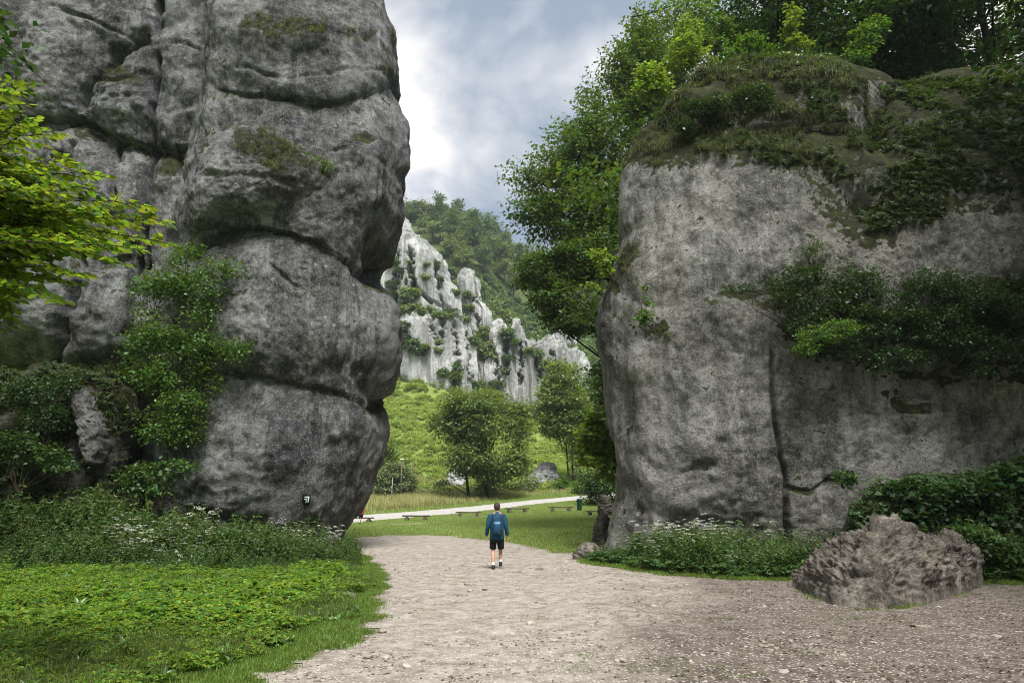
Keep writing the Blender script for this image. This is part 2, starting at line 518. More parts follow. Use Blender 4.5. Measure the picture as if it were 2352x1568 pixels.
M['litter'] = leaf_mat('dead_leaf', (.075, .045, .028), .5, .1, .8, .03, (.08, .05, .03))
M['umbel'] = leaf_mat('white_umbel', (.62, .62, .54), .2, .3, .7, .01, (.6, .62, .5))
M['slope_leaf'] = leaf_mat('slope_scrub', (.25, .34, .078), .4, .38, .55, .04, (.34, .43, .07))

def ground_mat():
    t = NT('meadow_soil')
    p = t.pos()
    n1 = t.noise(p, .5, 6, .6); n2 = t.noise(p, 5, 6, .65)
    green = t.ramp(n1, [(.3, (.115, .160, .038)), (.55, (.18, .24, .058)), (.75, (.23, .25, .085))])
    green = t.mix(t.math('MULTIPLY', t.ramp(n2, [(.45, 0), (.7, 1)]), .5), green, (.05, .07, .018))
    scr = t.n('ShaderNodeAttribute', attribute_name='scrub').outputs['Fac']
    green = t.mix(scr, green, t.ramp(n1, [(.35, (.035, .055, .022)), (.65, (.075, .10, .038))]))
    dirt = t.ramp(n2, [(.3, (.10, .078, .060)), (.55, (.22, .185, .15)), (.75, (.33, .29, .24))])
    at_ = t.n('ShaderNodeAttribute', attribute_name='bare').outputs['Fac']
    f = t.ramp(t.math('ADD', at_, t.math('MULTIPLY', t.math('SUBTRACT', n2, .5), .9)), [(.45, 0), (.58, 1)])
    return t.done(t.bsdf(t.mix(f, green, dirt), .95, .1, t.bump(n2, .5, .04)))
M['ground'] = ground_mat()

def gravel_mat():
    t = NT('trodden_gravel')
    p = t.pos()
    n1 = t.noise(p, .45, 5, .6, .4); n2 = t.noise(p, 3.2, 7, .7, .4); n3 = t.noise(p, 22, 5, .75)
    vo = t.n('ShaderNodeTexVoronoi', {'Vector': p, 'Scale': 26.0, 'Randomness': 1.0})
    shade = t.n('ShaderNodeSeparateColor', {0: vo.outputs['Color']}).outputs[0]
    col = t.ramp(n2, [(.28, (.125, .103, .083)), (.5, (.255, .225, .194)), (.72, (.39, .358, .318))])
    hum = t.n('ShaderNodeAttribute', attribute_name='humus_shade').outputs['Fac']
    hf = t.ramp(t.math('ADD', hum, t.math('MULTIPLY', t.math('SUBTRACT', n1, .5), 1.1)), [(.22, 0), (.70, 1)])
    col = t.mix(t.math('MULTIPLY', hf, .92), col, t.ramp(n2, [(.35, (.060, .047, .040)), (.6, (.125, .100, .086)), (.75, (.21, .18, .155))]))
    peb = t.math('MULTIPLY', t.ramp(vo.outputs[0], [(.28, 1), (.44, 0)]), t.ramp(shade, [(.62, 0), (.70, 1)]))
    col = t.mix(t.math('MULTIPLY', peb, .7), col, (.52, .48, .43))
    col = t.mix(t.math('MULTIPLY', t.ramp(n3, [(.36, 1), (.45, 0)]), .55), col, (.085, .066, .054))
    col = t.mix(t.math('MULTIPLY', t.ramp(n3, [(.57, 0), (.68, 1)]), .45), col, (.50, .46, .41))
    h = t.math('ADD', n3, t.math('MULTIPLY', vo.outputs[0], -.6))
    b = t.bump(n2, .6, .05)
    return t.done(t.bsdf(col, .93, .15, t.bump(h, .8, .02, b)))
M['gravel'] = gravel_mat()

def road_mat():
    t = NT('pale_fine_gravel')
    p = t.pos()
    n = t.noise(p, 2.0, 6, .65); n3 = t.noise(p, 14, 4, .6)
    c = t.ramp(n, [(.3, (.26, .25, .235)), (.7, (.39, .38, .365))])
    return t.done(t.bsdf(t.mix(t.math('MULTIPLY', n3, .4), c, (.4, .38, .35)), .9, .2, t.bump(n3, .4, .02)))
M['road'] = road_mat()

def stone_mat():
    t = NT('loose_stone')
    g = t.n('ShaderNodeObjectInfo').outputs['Random']
    n = t.noise(t.opos(), 12, 5, .65)
    c = t.ramp(g, [(0, (.16, .135, .112)), (.55, (.30, .268, .235)), (1, (.47, .44, .395))])
    c = t.mix(t.math('MULTIPLY', t.ramp(n, [(.4, 0), (.65, 1)]), .5), c, (.2, .17, .145))
    return t.done(t.bsdf(c, .9, .2, t.bump(n, .6, .02)))
M['stone'] = stone_mat()
M['wood_bench'] = plain_mat('weathered_plank', (.085, .062, .058), .6, .35, .35, 3.0, .3, streak=(.6, 8, 8))
M['wood_log'] = plain_mat('dark_log', (.06, .045, .038), .85, .15, .4, 6.0, .4)
M['wood_end'] = plain_mat('log_end', (.12, .095, .075), .85, .15, .35, 12.0, .2)
M['bin_green'] = plain_mat('green_plastic', (.012, .075, .055), .4, .5, .2, 3.0)
M['bin_dark'] = plain_mat('bin_lid_green', (.014, .055, .060), .35, .5, .2, 3.0)
M['black'] = plain_mat('black_void', (.006, .006, .006), .8, .1)
M['pole_wood'] = plain_mat('grey_wood_pole', (.13, .105, .085), .85, .15, .35, 4.0, .3, streak=(8, 8, .6))
M['pole_metal'] = plain_mat('grey_metal_pole', (.22, .24, .26), .5, .4, .2, 4.0)
M['white_paint'] = plain_mat('white_paint', (.75, .75, .73), .6, .3, .08, 4.0)
M['lamp_glass'] = plain_mat('opal_lamp_bowl', (.70, .72, .72), .3, .5, .06, 4.0)
M['blue_paint'] = plain_mat('blue_paint', (.006, .10, .19), .6, .3, .25, 20.0)
M['marker_white'] = plain_mat('marker_white_paint', (.62, .66, .62), .7, .3, .15, 25.0)
M['marker_black'] = plain_mat('marker_black_paint', (.010, .011, .012), .75, .2, .4, 25.0)
M['skin'] = plain_mat('skin', (.42, .235, .17), .55, .35, .12, 9.0)
M['hair'] = plain_mat('dark_brown_hair', (.035, .024, .018), .6, .3, .4, 60.0, .3)
M['jacket'] = plain_mat('teal_blue_fabric', (.007, .050, .092), .75, .25, .35, 5.0, .25)
M['pack'] = plain_mat('blue_pack_fabric', (.005, .036, .075), .6, .35, .3, 6.0, .2)
M['pack_light'] = plain_mat('pack_pocket_sheen', (.022, .11, .20), .4, .5, .2, 6.0)
M['strap'] = plain_mat('dark_strap', (.012, .016, .022), .7, .3)
M['shorts'] = plain_mat('black_shorts', (.010, .010, .012), .8, .2, .3, 6.0, .2)
M['sock'] = plain_mat('white_sock', (.62, .60, .62), .8, .2, .1)
M['shoe'] = plain_mat('black_shoe', (.014, .016, .018), .6, .3, .3)
M['sole'] = plain_mat('grey_sole', (.16, .17, .17), .7, .2)
M['red'] = plain_mat('red_shirt', (.45, .05, .045), .8, .2)

# ------------------------------------------------------------------ terrain
def H(x, y, fine=True):
    x = np.asarray(x, float); y = np.asarray(y, float)
    z = .03 * x * sstep(28, 60, y) * (1 - sstep(80, 130, y)) + .02 * np.clip(y - 27, 0, 70) + .0016 * np.clip(y - 50, 0, 40) ** 2
    z = z + .40 * np.clip(y - 88, 0, 52) * (.55 + .45 * sstep(2, -14, x)) * 1.0
    z = z + .72 * np.clip(y - 138, 0, 125) - (.26 * np.clip(x + 40, -60, 110)) * sstep(138, 215, y)
    z = z + 10 * (1 - np.exp(-np.clip(y - 263, 0, 500) / 60))
    # wooded terrace behind the right rock, higher ground behind the left one
    s = x - (.20 * y + 1.2)
    z = z + 16.0 * sstep(0, 7, s) * sstep(24.5, 29, y) * (1 - sstep(75, 110, y))
    s2 = -x - (.30 * y + 4)
    z = z + 14.0 * sstep(0, 9, s2) * sstep(27, 33, y) * (1 - sstep(90, 150, y))
    # valley sides
    z = z + .55 * np.clip(np.abs(x) - 17, 0, 60) * (1 - sstep(20, 34, y))
    # bank under the tall herbs on the left
    z = z + .9 * sstep(-8.5, -16, x) * sstep(15, 24, y) * (1 - sstep(26, 34, y))
    if fine:
        P = np.stack([x.ravel(), y.ravel(), np.zeros(x.size)], -1)
        big = fbm(P * .05, 3, 5).reshape(x.shape)
        sm = fbm(P * .7, 3, 9).reshape(x.shape)
        z = z + big * 5.0 * sstep(95, 150, y) + sm * .035 + big * .5 * sstep(30, 60, y) * (1 - sstep(95, 150, y)) * .3
    return z

def ground_at(px, py, y0=5.0, y1=330.0, n=2600):
    ys = np.geomspace(y0, y1, n)
    dx, dy, dz = ray(px, py)
    X = dx / dy * ys; Z = CAM_H + dz / dy * ys
    h = H(X, ys)
    k = np.nonzero(Z <= h)[0]
    if len(k) == 0:
        return np.array([X[-1], ys[-1], float(h[-1])])
    i = k[0]
    return np.array([X[i], ys[i], float(h[i])])

def gpoly(pts):
    return [tuple(ground_at(*p)[:2]) for p in pts]

GRAVEL = [(-2.55, 5.0)] + gpoly([(640, 1566), (700, 1530), (770, 1480), (840, 1430), (885, 1395), (905, 1345), (893, 1312), (850, 1285), (800, 1264), (792, 1246)]) + \
    gpoly([(800, 1236), (900, 1228), (1000, 1229), (1130, 1240), (1220, 1254), (1300, 1271), (1330, 1291), (1450, 1311), (1600, 1327), (1750, 1334), (1850, 1336)]) + \
    [(9.0, 16.3), (12, 15.6), (16, 15.0), (18, 5), (18, -14), (-6, -14), (-4.0, 0)]
ROAD_UP = [(700, 1194), (840, 1183), (1000, 1171), (1200, 1151), (1385, 1134), (1500, 1122)]
ROAD_LO = [(700, 1212), (840, 1198), (1000, 1184), (1200, 1162), (1385, 1143), (1500, 1130)]

def grid_axis(segs):
    out = [segs[0][0]]
    for a, b, d in segs:
        n = max(1, int(round((b - a) / d)))
        out += list(np.linspace(a, b, n + 1)[1:])
    return np.array(out)
gx = grid_axis([(-700, -200, 60), (-200, -70, 10), (-70, -18, 2.2), (-18, 18, .28), (18, 70, 2.2), (70, 200, 10), (200, 700, 60)])
gy = grid_axis([(-300, -40, 30), (-40, 4, 3), (4, 32, .28), (32, 92, .7), (92, 290, 2.0), (290, 400, 10), (400, 1200, 80)])
GX, GY = np.meshgrid(gx, gy)
def sheet(GX, GY, GZ, keep=None):
    ny, nx = GX.shape
    V = np.stack([GX, GY, GZ], -1).reshape(-1, 3)
    i = np.arange(ny - 1)[:, None] * nx + np.arange(nx - 1)[None]
    Fq = np.stack([i, i + 1, i + nx + 1, i + nx], -1).reshape(-1, 4)
    if keep is not None:
        Fq = Fq[keep.ravel()]
        used = np.unique(Fq)
        mp = np.zeros(len(V), np.int64); mp[used] = np.arange(len(used))
        V, Fq = V[used], mp[Fq]
    return V, Fq
V, Fq = sheet(GX, GY, H(GX, GY))
me = mesh_from('ground', V, [Fq], [M['ground']], None, True)
bare = np.zeros(len(V))
near = (V[:, 1] > 0) & (V[:, 1] < 90) & (np.abs(V[:, 0]) < 40)
dg = sdf(V[near, 0], V[near, 1], GRAVEL)
b = 1 - sstep(-.2, .9, dg)
# bare trodden ground round the benches
for (px, py, rx, ry) in [(900, 1204, 5.5, 2.2), (975, 1203, 3.2, 1.4), (1090, 1187, 2.6, 1.2), (1200, 1176, 2.4, 1.0), (1300, 1172, 2.0, .9), (1352, 1184, 1.8, 1.2)]:
    c = ground_at(px, py)
    b = np.maximum(b, 1.05 - .75 * np.hypot((V[near, 0] - c[0]) / rx, (V[near, 1] - c[1]) / ry))
bare[near] = np.clip(b, 0, 1)
a = me.attributes.new('bare', 'FLOAT', 'POINT'); a.data.foreach_set('value', bare.astype(np.float32))
a = me.attributes.new('scrub', 'FLOAT', 'POINT'); a.data.foreach_set('value', (sstep(142, 160, V[:, 1]) * .9).astype(np.float32))
tag(obj('ground', me), kind='structure')
BARE_PTS = [(c_, r_) for c_, r_ in []]

# trodden gravel path
px_ = np.arange(-8, 18.01, .14); py_ = np.arange(-6, 42, .14)
PX, PY = np.meshgrid(px_, py_)
P0 = np.stack([PX.ravel(), PY.ravel(), np.zeros(PX.size)], -1)
edge = sdf(PX, PY, GRAVEL) + .55 * fbm(P0 * .9, 4, 21).reshape(PX.shape) * 1.0 + .25 * fbm(P0 * 3.1, 2, 4).reshape(PX.shape)
e4 = (edge[:-1, :-1] + edge[1:, 1:] + edge[1:, :-1] + edge[:-1, 1:]) / 4
PZ = H(PX, PY) + .012 + .02 * fbm(P0 * 2.2, 4, 31).reshape(PX.shape) * sstep(.2, -.5, edge)
V, Fq = sheet(PX, PY, PZ, e4 < 0)
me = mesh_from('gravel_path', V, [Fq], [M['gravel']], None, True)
qx, qy = project(V)
humus_shade = sstep(.8, 6.0, V[:, 0] - .12 * (V[:, 1] - 12)) * .75 + .5 * sstep(13.5, 7.5, V[:, 1]) * sstep(-2.5, 2.5, V[:, 0])  # brown humus, deepened at right and front to paint in tree shade
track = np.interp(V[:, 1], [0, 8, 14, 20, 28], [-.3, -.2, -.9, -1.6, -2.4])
humus_shade = humus_shade + .22 - .45 * np.exp(-((V[:, 0] - track) / 1.5) ** 2)
a = me.attributes.new('humus_shade', 'FLOAT', 'POINT'); a.data.foreach_set('value', np.clip(humus_shade, 0, 1).astype(np.float32))
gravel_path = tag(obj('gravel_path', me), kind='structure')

# paved lane across the meadow
up = np.array([ground_at(*p) for p in ROAD_UP]); lo = np.array([ground_at(*p) for p in ROAD_LO])
def resamp(P, n):
    d = np.r_[0, np.cumsum(np.linalg.norm(np.diff(P, axis=0), axis=1))]
    t = np.linspace(0, d[-1], n)
    return np.stack([np.interp(t, d, P[:, k]) for k in range(P.shape[1])], -1)
up = resamp(up[:, :2], 90); lo = resamp(lo[:, :2], 90)
w = np.linspace(0, 1, 7)[:, None, None]
RD = lo[None] * (1 - w) + up[None] * w
wob = .25 * fbm(np.stack([RD[..., 0].ravel(), RD[..., 1].ravel(), np.zeros(RD[..., 0].size)], -1) * .5, 3, 3).reshape(RD.shape[:2])
RD[..., 1] += wob * (np.abs(np.linspace(-1, 1, 7))[:, None] ** 2)
RZ = H(RD[..., 0], RD[..., 1]) + .05
V, Fq = sheet(RD[..., 0], RD[..., 1], RZ)
tag(obj('lane', mesh_from('lane', V, [Fq], [M['road']], None, True)), kind='structure')
ROAD_POLY = [tuple(p) for p in lo] + [tuple(p) for p in up[::-1]]

# ------------------------------------------------------------------ rocks
def smooth_closed(poly, it=2):
    P = np.array(poly, float)
    for _ in range(it):
        Q = np.roll(P, -1, 0)
        P = np.stack([.75 * P + .25 * Q, .25 * P + .75 * Q], 1).reshape(-1, 2)
    return P

SURF = {}
def rock_block(name, poly, Yb, D, Db, parent, mat, nth=260, nr=90, p=2.4, amp=(.30, .10, .035), fs=(.33, 1.1, 3.6), seed=1, cracks=(), dents=(), lean=0.0, stretch=(1, 1, 1), ridged=0.0, key=None, strata=0.0, jit=7.0, mz=(), chaikin=1, pits=.055, grow=0.0, seams=()):
    """a rounded rock: outline in the plane Yb, bulging D towards the viewer and Db away from it"""
    P = smooth_closed(poly, chaikin)
    P = resamp(np.vstack([P, P[:1]]), nth + 1)[:-1]
    if grow:
        tn = np.roll(P, -1, 0) - np.roll(P, 1, 0); tn /= np.linalg.norm(tn, axis=1, keepdims=True)
        nn_ = np.stack([tn[:, 1], -tn[:, 0]], -1)
        if ((P - P.mean(0)) * nn_).sum() < 0: nn_ = -nn_
        P = P + nn_ * grow
    Pq = np.stack([P[:, 0], P[:, 1], np.full(nth, seed * 9.7)], -1)
    P[:, 0] += jit * fbm(Pq / 42, 3, seed); P[:, 1] += jit * 1.3 * fbm(Pq / 42 + 50, 3, seed)
    O = at(P[:, 0], P[:, 1], Yb)
    c = O.mean(0)
    t = np.linspace(0, 1, 4000)
    rf = np.sin(t * np.pi / 2) ** (2 / p); df = D * np.cos(t * np.pi / 2)
    Rm = np.sqrt(((O - c) ** 2).sum(1)).mean()
    al = np.r_[0, np.cumsum(np.hypot(np.diff(rf) * Rm, np.diff(df)))] / 1.0
    tt = np.interp(np.linspace(.015, 1, nr) * al[-1], al, t)
    rf = np.interp(tt, t, rf); df = np.interp(tt, t, df)
    nb = max(8, nr // 5)
    tb = np.linspace(1, .15, nb + 1)[1:]
    rb = np.sin(tb * np.pi / 2) ** (2 / 2.2); db = -Db * np.cos(tb * np.pi / 2)
    r = np.r_[rf, rb]; d = np.r_[df, db]
    n = len(r)
    V = np.empty((n, nth, 3))
    Os = O.copy()
    kw = max(3, nth // 14)
    ker = np.hanning(2 * kw + 1); ker /= ker.sum()
    for q in (0, 2):
        Os[:, q] = np.convolve(np.r_[O[-kw:, q], O[:, q], O[:kw, q]], ker, 'valid')
    wgt = (r ** 7)[:, None]
    for q in (0, 2):
        V[..., q] = c[q] + ((Os[None, :, q] - c[q]) * (1 - wgt) + (O[None, :, q] - c[q]) * wgt) * r[:, None]
    V[..., 1] = Yb - d[:, None]
    V[..., 1] += lean * (V[..., 2] - c[2])
    dth = np.roll(V, -1, 1) - np.roll(V, 1, 1)
    dr = np.gradient(V, axis=0)
    N = unit(np.cross(dr, dth))
    if (N[:nr // 2, :, 1].mean()) > 0:
        N = -N
    Vf = V.reshape(-1, 3); Nf = N.reshape(-1, 3)
    S = np.array(stretch)
    disp = amp[0] * fbm(Vf * fs[0] * S, 3, seed) + amp[1] * fbm(Vf * fs[1] * S, 3, seed + 40)
    fine_n = fbm(Vf * fs[2] * S, 3, seed + 80)
    disp = disp + amp[2] * fine_n
    if pits:
        pit = fbm(Vf * fs[1] * 2.3 * S, 2, seed + 300)
        disp = disp - pits * np.clip(np.abs(pit) * -2.2 + .62, 0, 1)
    if ridged:
        disp = disp + ridged * (fbm(Vf * fs[1] * S * .8, 4, seed + 120, .55, True) - .2)
    if strata:
        zz = Vf[:, 2] * 1.6 + .8 * fbm(Vf * .3, 2, seed + 7)
        disp = disp + strata * np.abs(np.sin(zz * 2.1)) ** .5
    qx, qy = project(Vf)
    for line, wpx, dep in cracks:
        wob = 9 * fbm(Vf * 1.3, 3, seed + 200)
        dd = poly_dist(qx + wob, qy + wob * .7, line)
        disp = disp - dep * np.clip(.62 + 1.1 * fbm(Vf * .8, 2, seed + 220), .05, 1.1) * np.exp(-(dd / wpx) ** 2)
    for line, wa, da, wb, db_ in seams:          # bedding joints: rounded lip above, set-back rock below
        xs_ = [q[0] for q in line]; ys_ = [q[1] for q in line]
        wob = 8 * fbm(Vf * .9, 3, seed + 260)
        dy_ = qy + wob - np.interp(qx, xs_, ys_)
        fade = sstep(xs_[0] - 40, xs_[0], qx) * sstep(xs_[-1] + 40, xs_[-1], qx)
        var = np.clip(.85 + .7 * fbm(Vf * .35, 2, seed + 270), .3, 1.4)
        disp = disp - fade * var * np.where(dy_ < 0, da * np.exp(np.clip(dy_, -900, 0) / wa), db_ * np.exp(-np.clip(dy_, 0, 900) / wb))
    for (cx, cy, rx, ry, dep) in dents:
        disp = disp + dep * np.exp(-(((qx - cx) / rx) ** 2 + ((qy - cy) / ry) ** 2))
    Vf = Vf + Nf * disp[:, None]
    i = np.arange(n - 1)[:, None] * nth; j = np.arange(nth)[None]; k = (j + 1) % nth
    Fq = np.stack([i + j, i + k, i + nth + k, i + nth + j], -1).reshape(-1, 4)
    V2 = np.vstack([Vf, Vf[:nth].mean(0)[None], Vf[-nth:].mean(0)[None]])
    a0, b0 = n * nth, n * nth + 1
    jj = np.arange(nth); kk = (jj + 1) % nth
    F3 = np.concatenate([np.stack([np.full(nth, a0), kk, jj], -1), np.stack([np.full(nth, b0), (n - 1) * nth + jj, (n - 1) * nth + kk], -1)])
    # make normals point outwards
    q = Fq[len(Fq) // 4]
    nn = np.cross(V2[q[1]] - V2[q[0]], V2[q[2]] - V2[q[0]])
    if nn @ (V2[q[0]] - (c + np.array([0, 1.0, 0]))) < 0:
        Fq = Fq[:, ::-1]; F3 = F3[:, ::-1]
    base = np.array(parent.location) if parent is not None else np.zeros(3)
    me = mesh_from(name, V2 - base, [Fq, F3], [mat], None, True)
    mv = np.zeros(len(V2))
    if len(mz):
        qx, qy = project(V2)
        for poly_m, amt, soft in mz:
            mv = np.maximum(mv, amt * (1 - sstep(-soft, soft, sdf(qx, qy, poly_m))))
    a = me.attributes.new('moss', 'FLOAT', 'POINT'); a.data.foreach_set('value', mv.astype(np.float32))
    o = obj(name, me, parent)
    # smooth-normal estimate for planting
    VV = Vf.reshape(n, nth, 3)
    dth = np.roll(VV, -2, 1) - np.roll(VV, 2, 1); dr = np.gradient(VV, axis=0)
    NN = unit(np.cross(dr, dth))
    if NN[:nr // 2, :, 1].mean() > 0:
        NN = -NN
    if key:
        SURF.setdefault(key, []).append((VV[:nr].reshape(-1, 3), NN[:nr].reshape(-1, 3)))
    return o

# ---- left tower
lt = thing('rock_tower', 'tall grey limestone tower of stacked rounded blocks left of the path', 'rock', tuple(at(650, 1275, 27)))
lt.location.z = 0
B = lambda *a, **k: rock_block('block', *a, **k)
B([(-140, -120), (300, -140), (700, -120), (800, -40), (840, 120), (860, 300), (850, 450), (800, 560), (790, 700), (800, 850), (780, 1000), (760, 1150), (640, 1300), (200, 1300), (-140, 1280)], 33.0, 2.0, 6, lt, M['rock_left_dark'], 160, 60, 3.5, seed=3)
B([(505, -200), (700, -230), (830, -80), (878, 35), (908, 105), (914, 160), (908, 184), (900, 194), (914, 212), (929, 262), (939, 330), (936, 410), (925, 480), (901, 550), (876, 600), (866, 622), (877, 650), (894, 692), (909, 760), (908, 825), (894, 880), (868, 914), (858, 925), (870, 942), (881, 970), (883, 1002), (873, 1070), (849, 1150), (819, 1215), (794, 1250), (765, 1286), (700, 1345), (560, 1360), (420, 1345), (378, 1240), (385, 1100), (395, 950), (404, 800), (418, 650), (428, 540), (436, 420), (458, 320), (478, 240), (496, 140)],
  27.3, 3.0, 6, lt, M['rock_left'], 560, 230, 4.2, (.50, .19, .06), seed=14, key='L_col', jit=4, chaikin=1,
  seams=[([(495, 192), (560, 200), (640, 208), (720, 226), (790, 216), (850, 204), (905, 192)], 20, .25, 60, .42), ([(425, 575), (445, 550), (490, 512), (590, 508), (660, 525), (740, 552), (800, 582), (868, 620)], 50, .55, 80, .95), ([(400, 862), (440, 860), (520, 848), (600, 864), (720, 888), (800, 900), (860, 924)], 36, .35, 70, .62)],
  cracks=[([(545, 150), (600, 158), (660, 172), (720, 168), (800, 150), (880, 160)], 5, .15), ([(560, 40), (640, 70), (740, 60), (850, 90)], 6, .2), ([(770, 345), (800, 348), (830, 360), (880, 372), (925, 400)], 5, .12), ([(600, 590), (640, 625), (680, 660), (745, 678)], 5, .10), ([(700, 605), (780, 640), (800, 650)], 5, .07), ([(560, 300), (570, 260), (600, 235)], 4, .15), ([(440, 1180), (520, 1190), (600, 1215), (690, 1215)], 14, .35), ([(760, 1240), (810, 1150), (845, 1050)], 9, .15), ([(640, 930), (700, 960), (760, 950)], 4, .1)],
  mz=[([(560, 40), (640, 25), (800, 60), (860, 75), (840, 90), (720, 75), (680, 110), (580, 115), (540, 90)], .62, 12), ([(490, 190), (520, 60), (550, 60), (530, 150)], .55, 10), ([(810, 310), (840, 303), (865, 318), (845, 330), (815, 325)], 1, 4), ([(440, 420), (480, 250), (510, 250), (470, 420)], .5, 10)],
  dents=[(660, 80, 140, 25, .30), (560, 225, 60, 25, .15), (880, 170, 40, 30, .12), (700, 750, 160, 90, .25), (640, 1030, 180, 90, .2), (830, 1100, 30, 120, -.1)])
B([(530, 318), (590, 300), (650, 330), (720, 372), (772, 402), (778, 436), (700, 468), (610, 500), (500, 508), (440, 552), (430, 490), (452, 405), (490, 345)], 24.9, 1.25, 3, lt, M['rock_left'], 240, 80, 3.2, (.35, .18, .09), seed=17, key='L_B2', cracks=[([(470, 408), (540, 400), (620, 410), (700, 420)], 7, .12)], mz=[([(540, 300), (600, 300), (700, 360), (775, 400), (760, 430), (640, 420), (600, 370), (530, 340)], .7, 12)])
B([(-150, -200), (300, -230), (560, -200), (560, 200), (520, 420), (500, 640), (480, 880), (300, 872), (160, 850), (60, 832), (-150, 836), (-180, 400)],
  28.9, 1.9, 5, lt, M['rock_left'], 420, 190, 6, (.55, .25, .08), seed=37, key='L_mass', jit=3,
  seams=[([(-150, 252), (110, 262), (175, 246), (255, 302), (340, 315), (440, 332)], 34, .45, 70, 1.25), ([(-150, 560), (60, 540), (160, 556), (230, 590), (300, 570)], 30, .25, 60, .5)],
  cracks=[([(357, -60), (355, 60), (352, 120), (350, 230), (330, 310), (326, 440), (322, 600)], 5, 1.5), ([(357, -60), (355, 60), (352, 120), (350, 230), (330, 310), (326, 440), (322, 600)], 26, .4), ([(355, 62), (270, 98), (205, 165), (165, 240), (150, 262)], 7, .9), ([(355, 62), (270, 98), (205, 165), (165, 240)], 30, .35), ([(252, 305), (258, 400), (266, 540)], 6, .9), ([(150, 320), (140, 440), (150, 560)], 10, .7), ([(360, 88), (430, 95), (500, 128)], 4, .35), ([(120, 20), (200, 40), (280, 70), (350, 90)], 5, .3), ([(300, 560), (302, 700), (300, 860)], 7, 1.0), ([(165, 560), (190, 640), (150, 760), (130, 840)], 9, .9), ([(210, 170), (270, 180), (330, 160)], 6, .35), ([(230, 230), (330, 215)], 5, .2), ([(380, 250), (440, 240)], 5, .2)],
  dents=[(90, 130, 90, 80, .5), (270, 230, 60, 55, .45), (430, 150, 60, 110, .2), (60, 680, 100, 90, .4), (235, 720, 55, 100, .35), (380, 430, 40, 90, .2)],
  mz=[([(395, 270), (440, 260), (455, 320), (400, 330)], .7, 8), ([(370, 330), (440, 335), (435, 370), (400, 400), (345, 395), (380, 370)], .9, 6), ([(200, 150), (300, 150), (330, 190), (250, 175), (190, 200)], .8, 8), ([(140, 255), (260, 305), (330, 318), (300, 330), (180, 320)], .5, 8)])
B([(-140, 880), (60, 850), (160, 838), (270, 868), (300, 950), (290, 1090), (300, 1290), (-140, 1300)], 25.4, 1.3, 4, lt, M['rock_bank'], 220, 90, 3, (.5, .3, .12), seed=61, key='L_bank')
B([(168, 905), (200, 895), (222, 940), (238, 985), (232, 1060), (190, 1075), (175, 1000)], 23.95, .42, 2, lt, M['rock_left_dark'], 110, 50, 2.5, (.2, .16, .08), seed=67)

# ---- right tower
rt = thing('rock_tower', 'massive pale limestone wall with a mossy rounded cap right of the path', 'rock', (float(at(1850, 1275, 23)[0]), 23.0, 0))
B([(1700, 128), (1790, 124), (1900, 136), (1985, 172), (2038, 224), (2075, 205), (2140, 186), (2260, 180), (2420, 170), (2700, 190), (2800, 600), (2780, 1200), (2700, 1500), (2200, 1500), (1800, 1490), (1520, 1470), (1415, 1400), (1390, 1300), (1401, 1215), (1416, 1160), (1421, 1110), (1419, 1060), (1411, 1010), (1399, 960), (1381, 900), (1375, 850), (1371, 790), (1373, 740), (1381, 690), (1397, 645), (1408, 612), (1427, 580), (1433, 540), (1428, 480), (1430, 420), (1433, 372), (1455, 312), (1490, 252), (1530, 207), (1580, 166), (1640, 142)],
  24.7, 3.1, 6, rt, M['rock_right'], 600, 240, 3.5, (.46, .15, .055), seed=75, key='R_wall', jit=4,
  seams=[([(1390, 650), (1440, 690), (1490, 712), (1560, 702), (1650, 676), (1760, 670)], 40, .28, 14, .05), ([(1520, 268), (1600, 274), (1700, 264), (1850, 272), (1960, 262)], 16, .15, 30, .45)],
  cracks=[([(1772, 800), (1774, 880), (1778, 960), (1792, 1025), (1808, 1100), (1808, 1190), (1812, 1290)], 4.5, .42), ([(1815, 1120), (1870, 1130), (1910, 1105), (1960, 1110)], 4, .25), ([(1560, 1085), (1600, 1070), (1640, 1062)], 6, .2), ([(1470, 1170), (1540, 1190), (1640, 1195)], 6, .22), ([(1470, 770), (1560, 800), (1600, 770)], 4, .12), ([(1545, 420), (1548, 540), (1535, 640)], 4, .12), ([(2040, 225), (2015, 330), (1995, 450)], 40, .8), ([(1480, 1120), (1500, 1090), (1540, 1080)], 5, .15), ([(1690, 500), (1720, 600), (1700, 660)], 4, .08)],
  dents=[(1432, 950, 20, 55, -.5), (2050, 1000, 220, 140, -.35), (1600, 1000, 160, 90, .22), (1600, 740, 120, 40, .12), (1740, 250, 320, 130, -.55), (1680, 345, 150, 18, .2), (1640, 1230, 200, 50, -.3)],
  mz=[([(1380, 372), (1440, 372), (1500, 392), (1590, 372), (1650, 356), (1700, 375), (1790, 385), (1850, 425), (1900, 500), (1990, 590), (2060, 520), (2150, 500), (2300, 480), (2700, 480), (2700, 60), (1380, 60)], .66, 36), ([(1400, 640), (1440, 560), (1470, 560), (1440, 640), (1410, 680)], .6, 12), ([(2010, 520), (2080, 520), (2050, 570)], .7, 10), ([(1440, 745), (1530, 735), (1530, 770), (1460, 780)], .7, 8), ([(1660, 672), (1730, 655), (1830, 640), (1960, 628), (2120, 640), (2300, 632), (2700, 640), (2700, 890), (2100, 880), (1850, 830), (1780, 730), (1700, 688)], .7, 22), ([(2020, 900), (2060, 890), (2080, 930), (2150, 920), (2140, 950), (2060, 950)], .9, 6)])
B([(1760, 700), (1850, 650), (1990, 630), (2150, 640), (2350, 640), (2640, 650), (2680, 760), (2600, 880), (2350, 880), (2150, 865), (1980, 850), (1860, 810), (1790, 760)], 22.6, 1.1, 4, rt, M['rock_bank'], 240, 80, 2.6, (.5, .3, .1), seed=79, key='R_ledge')
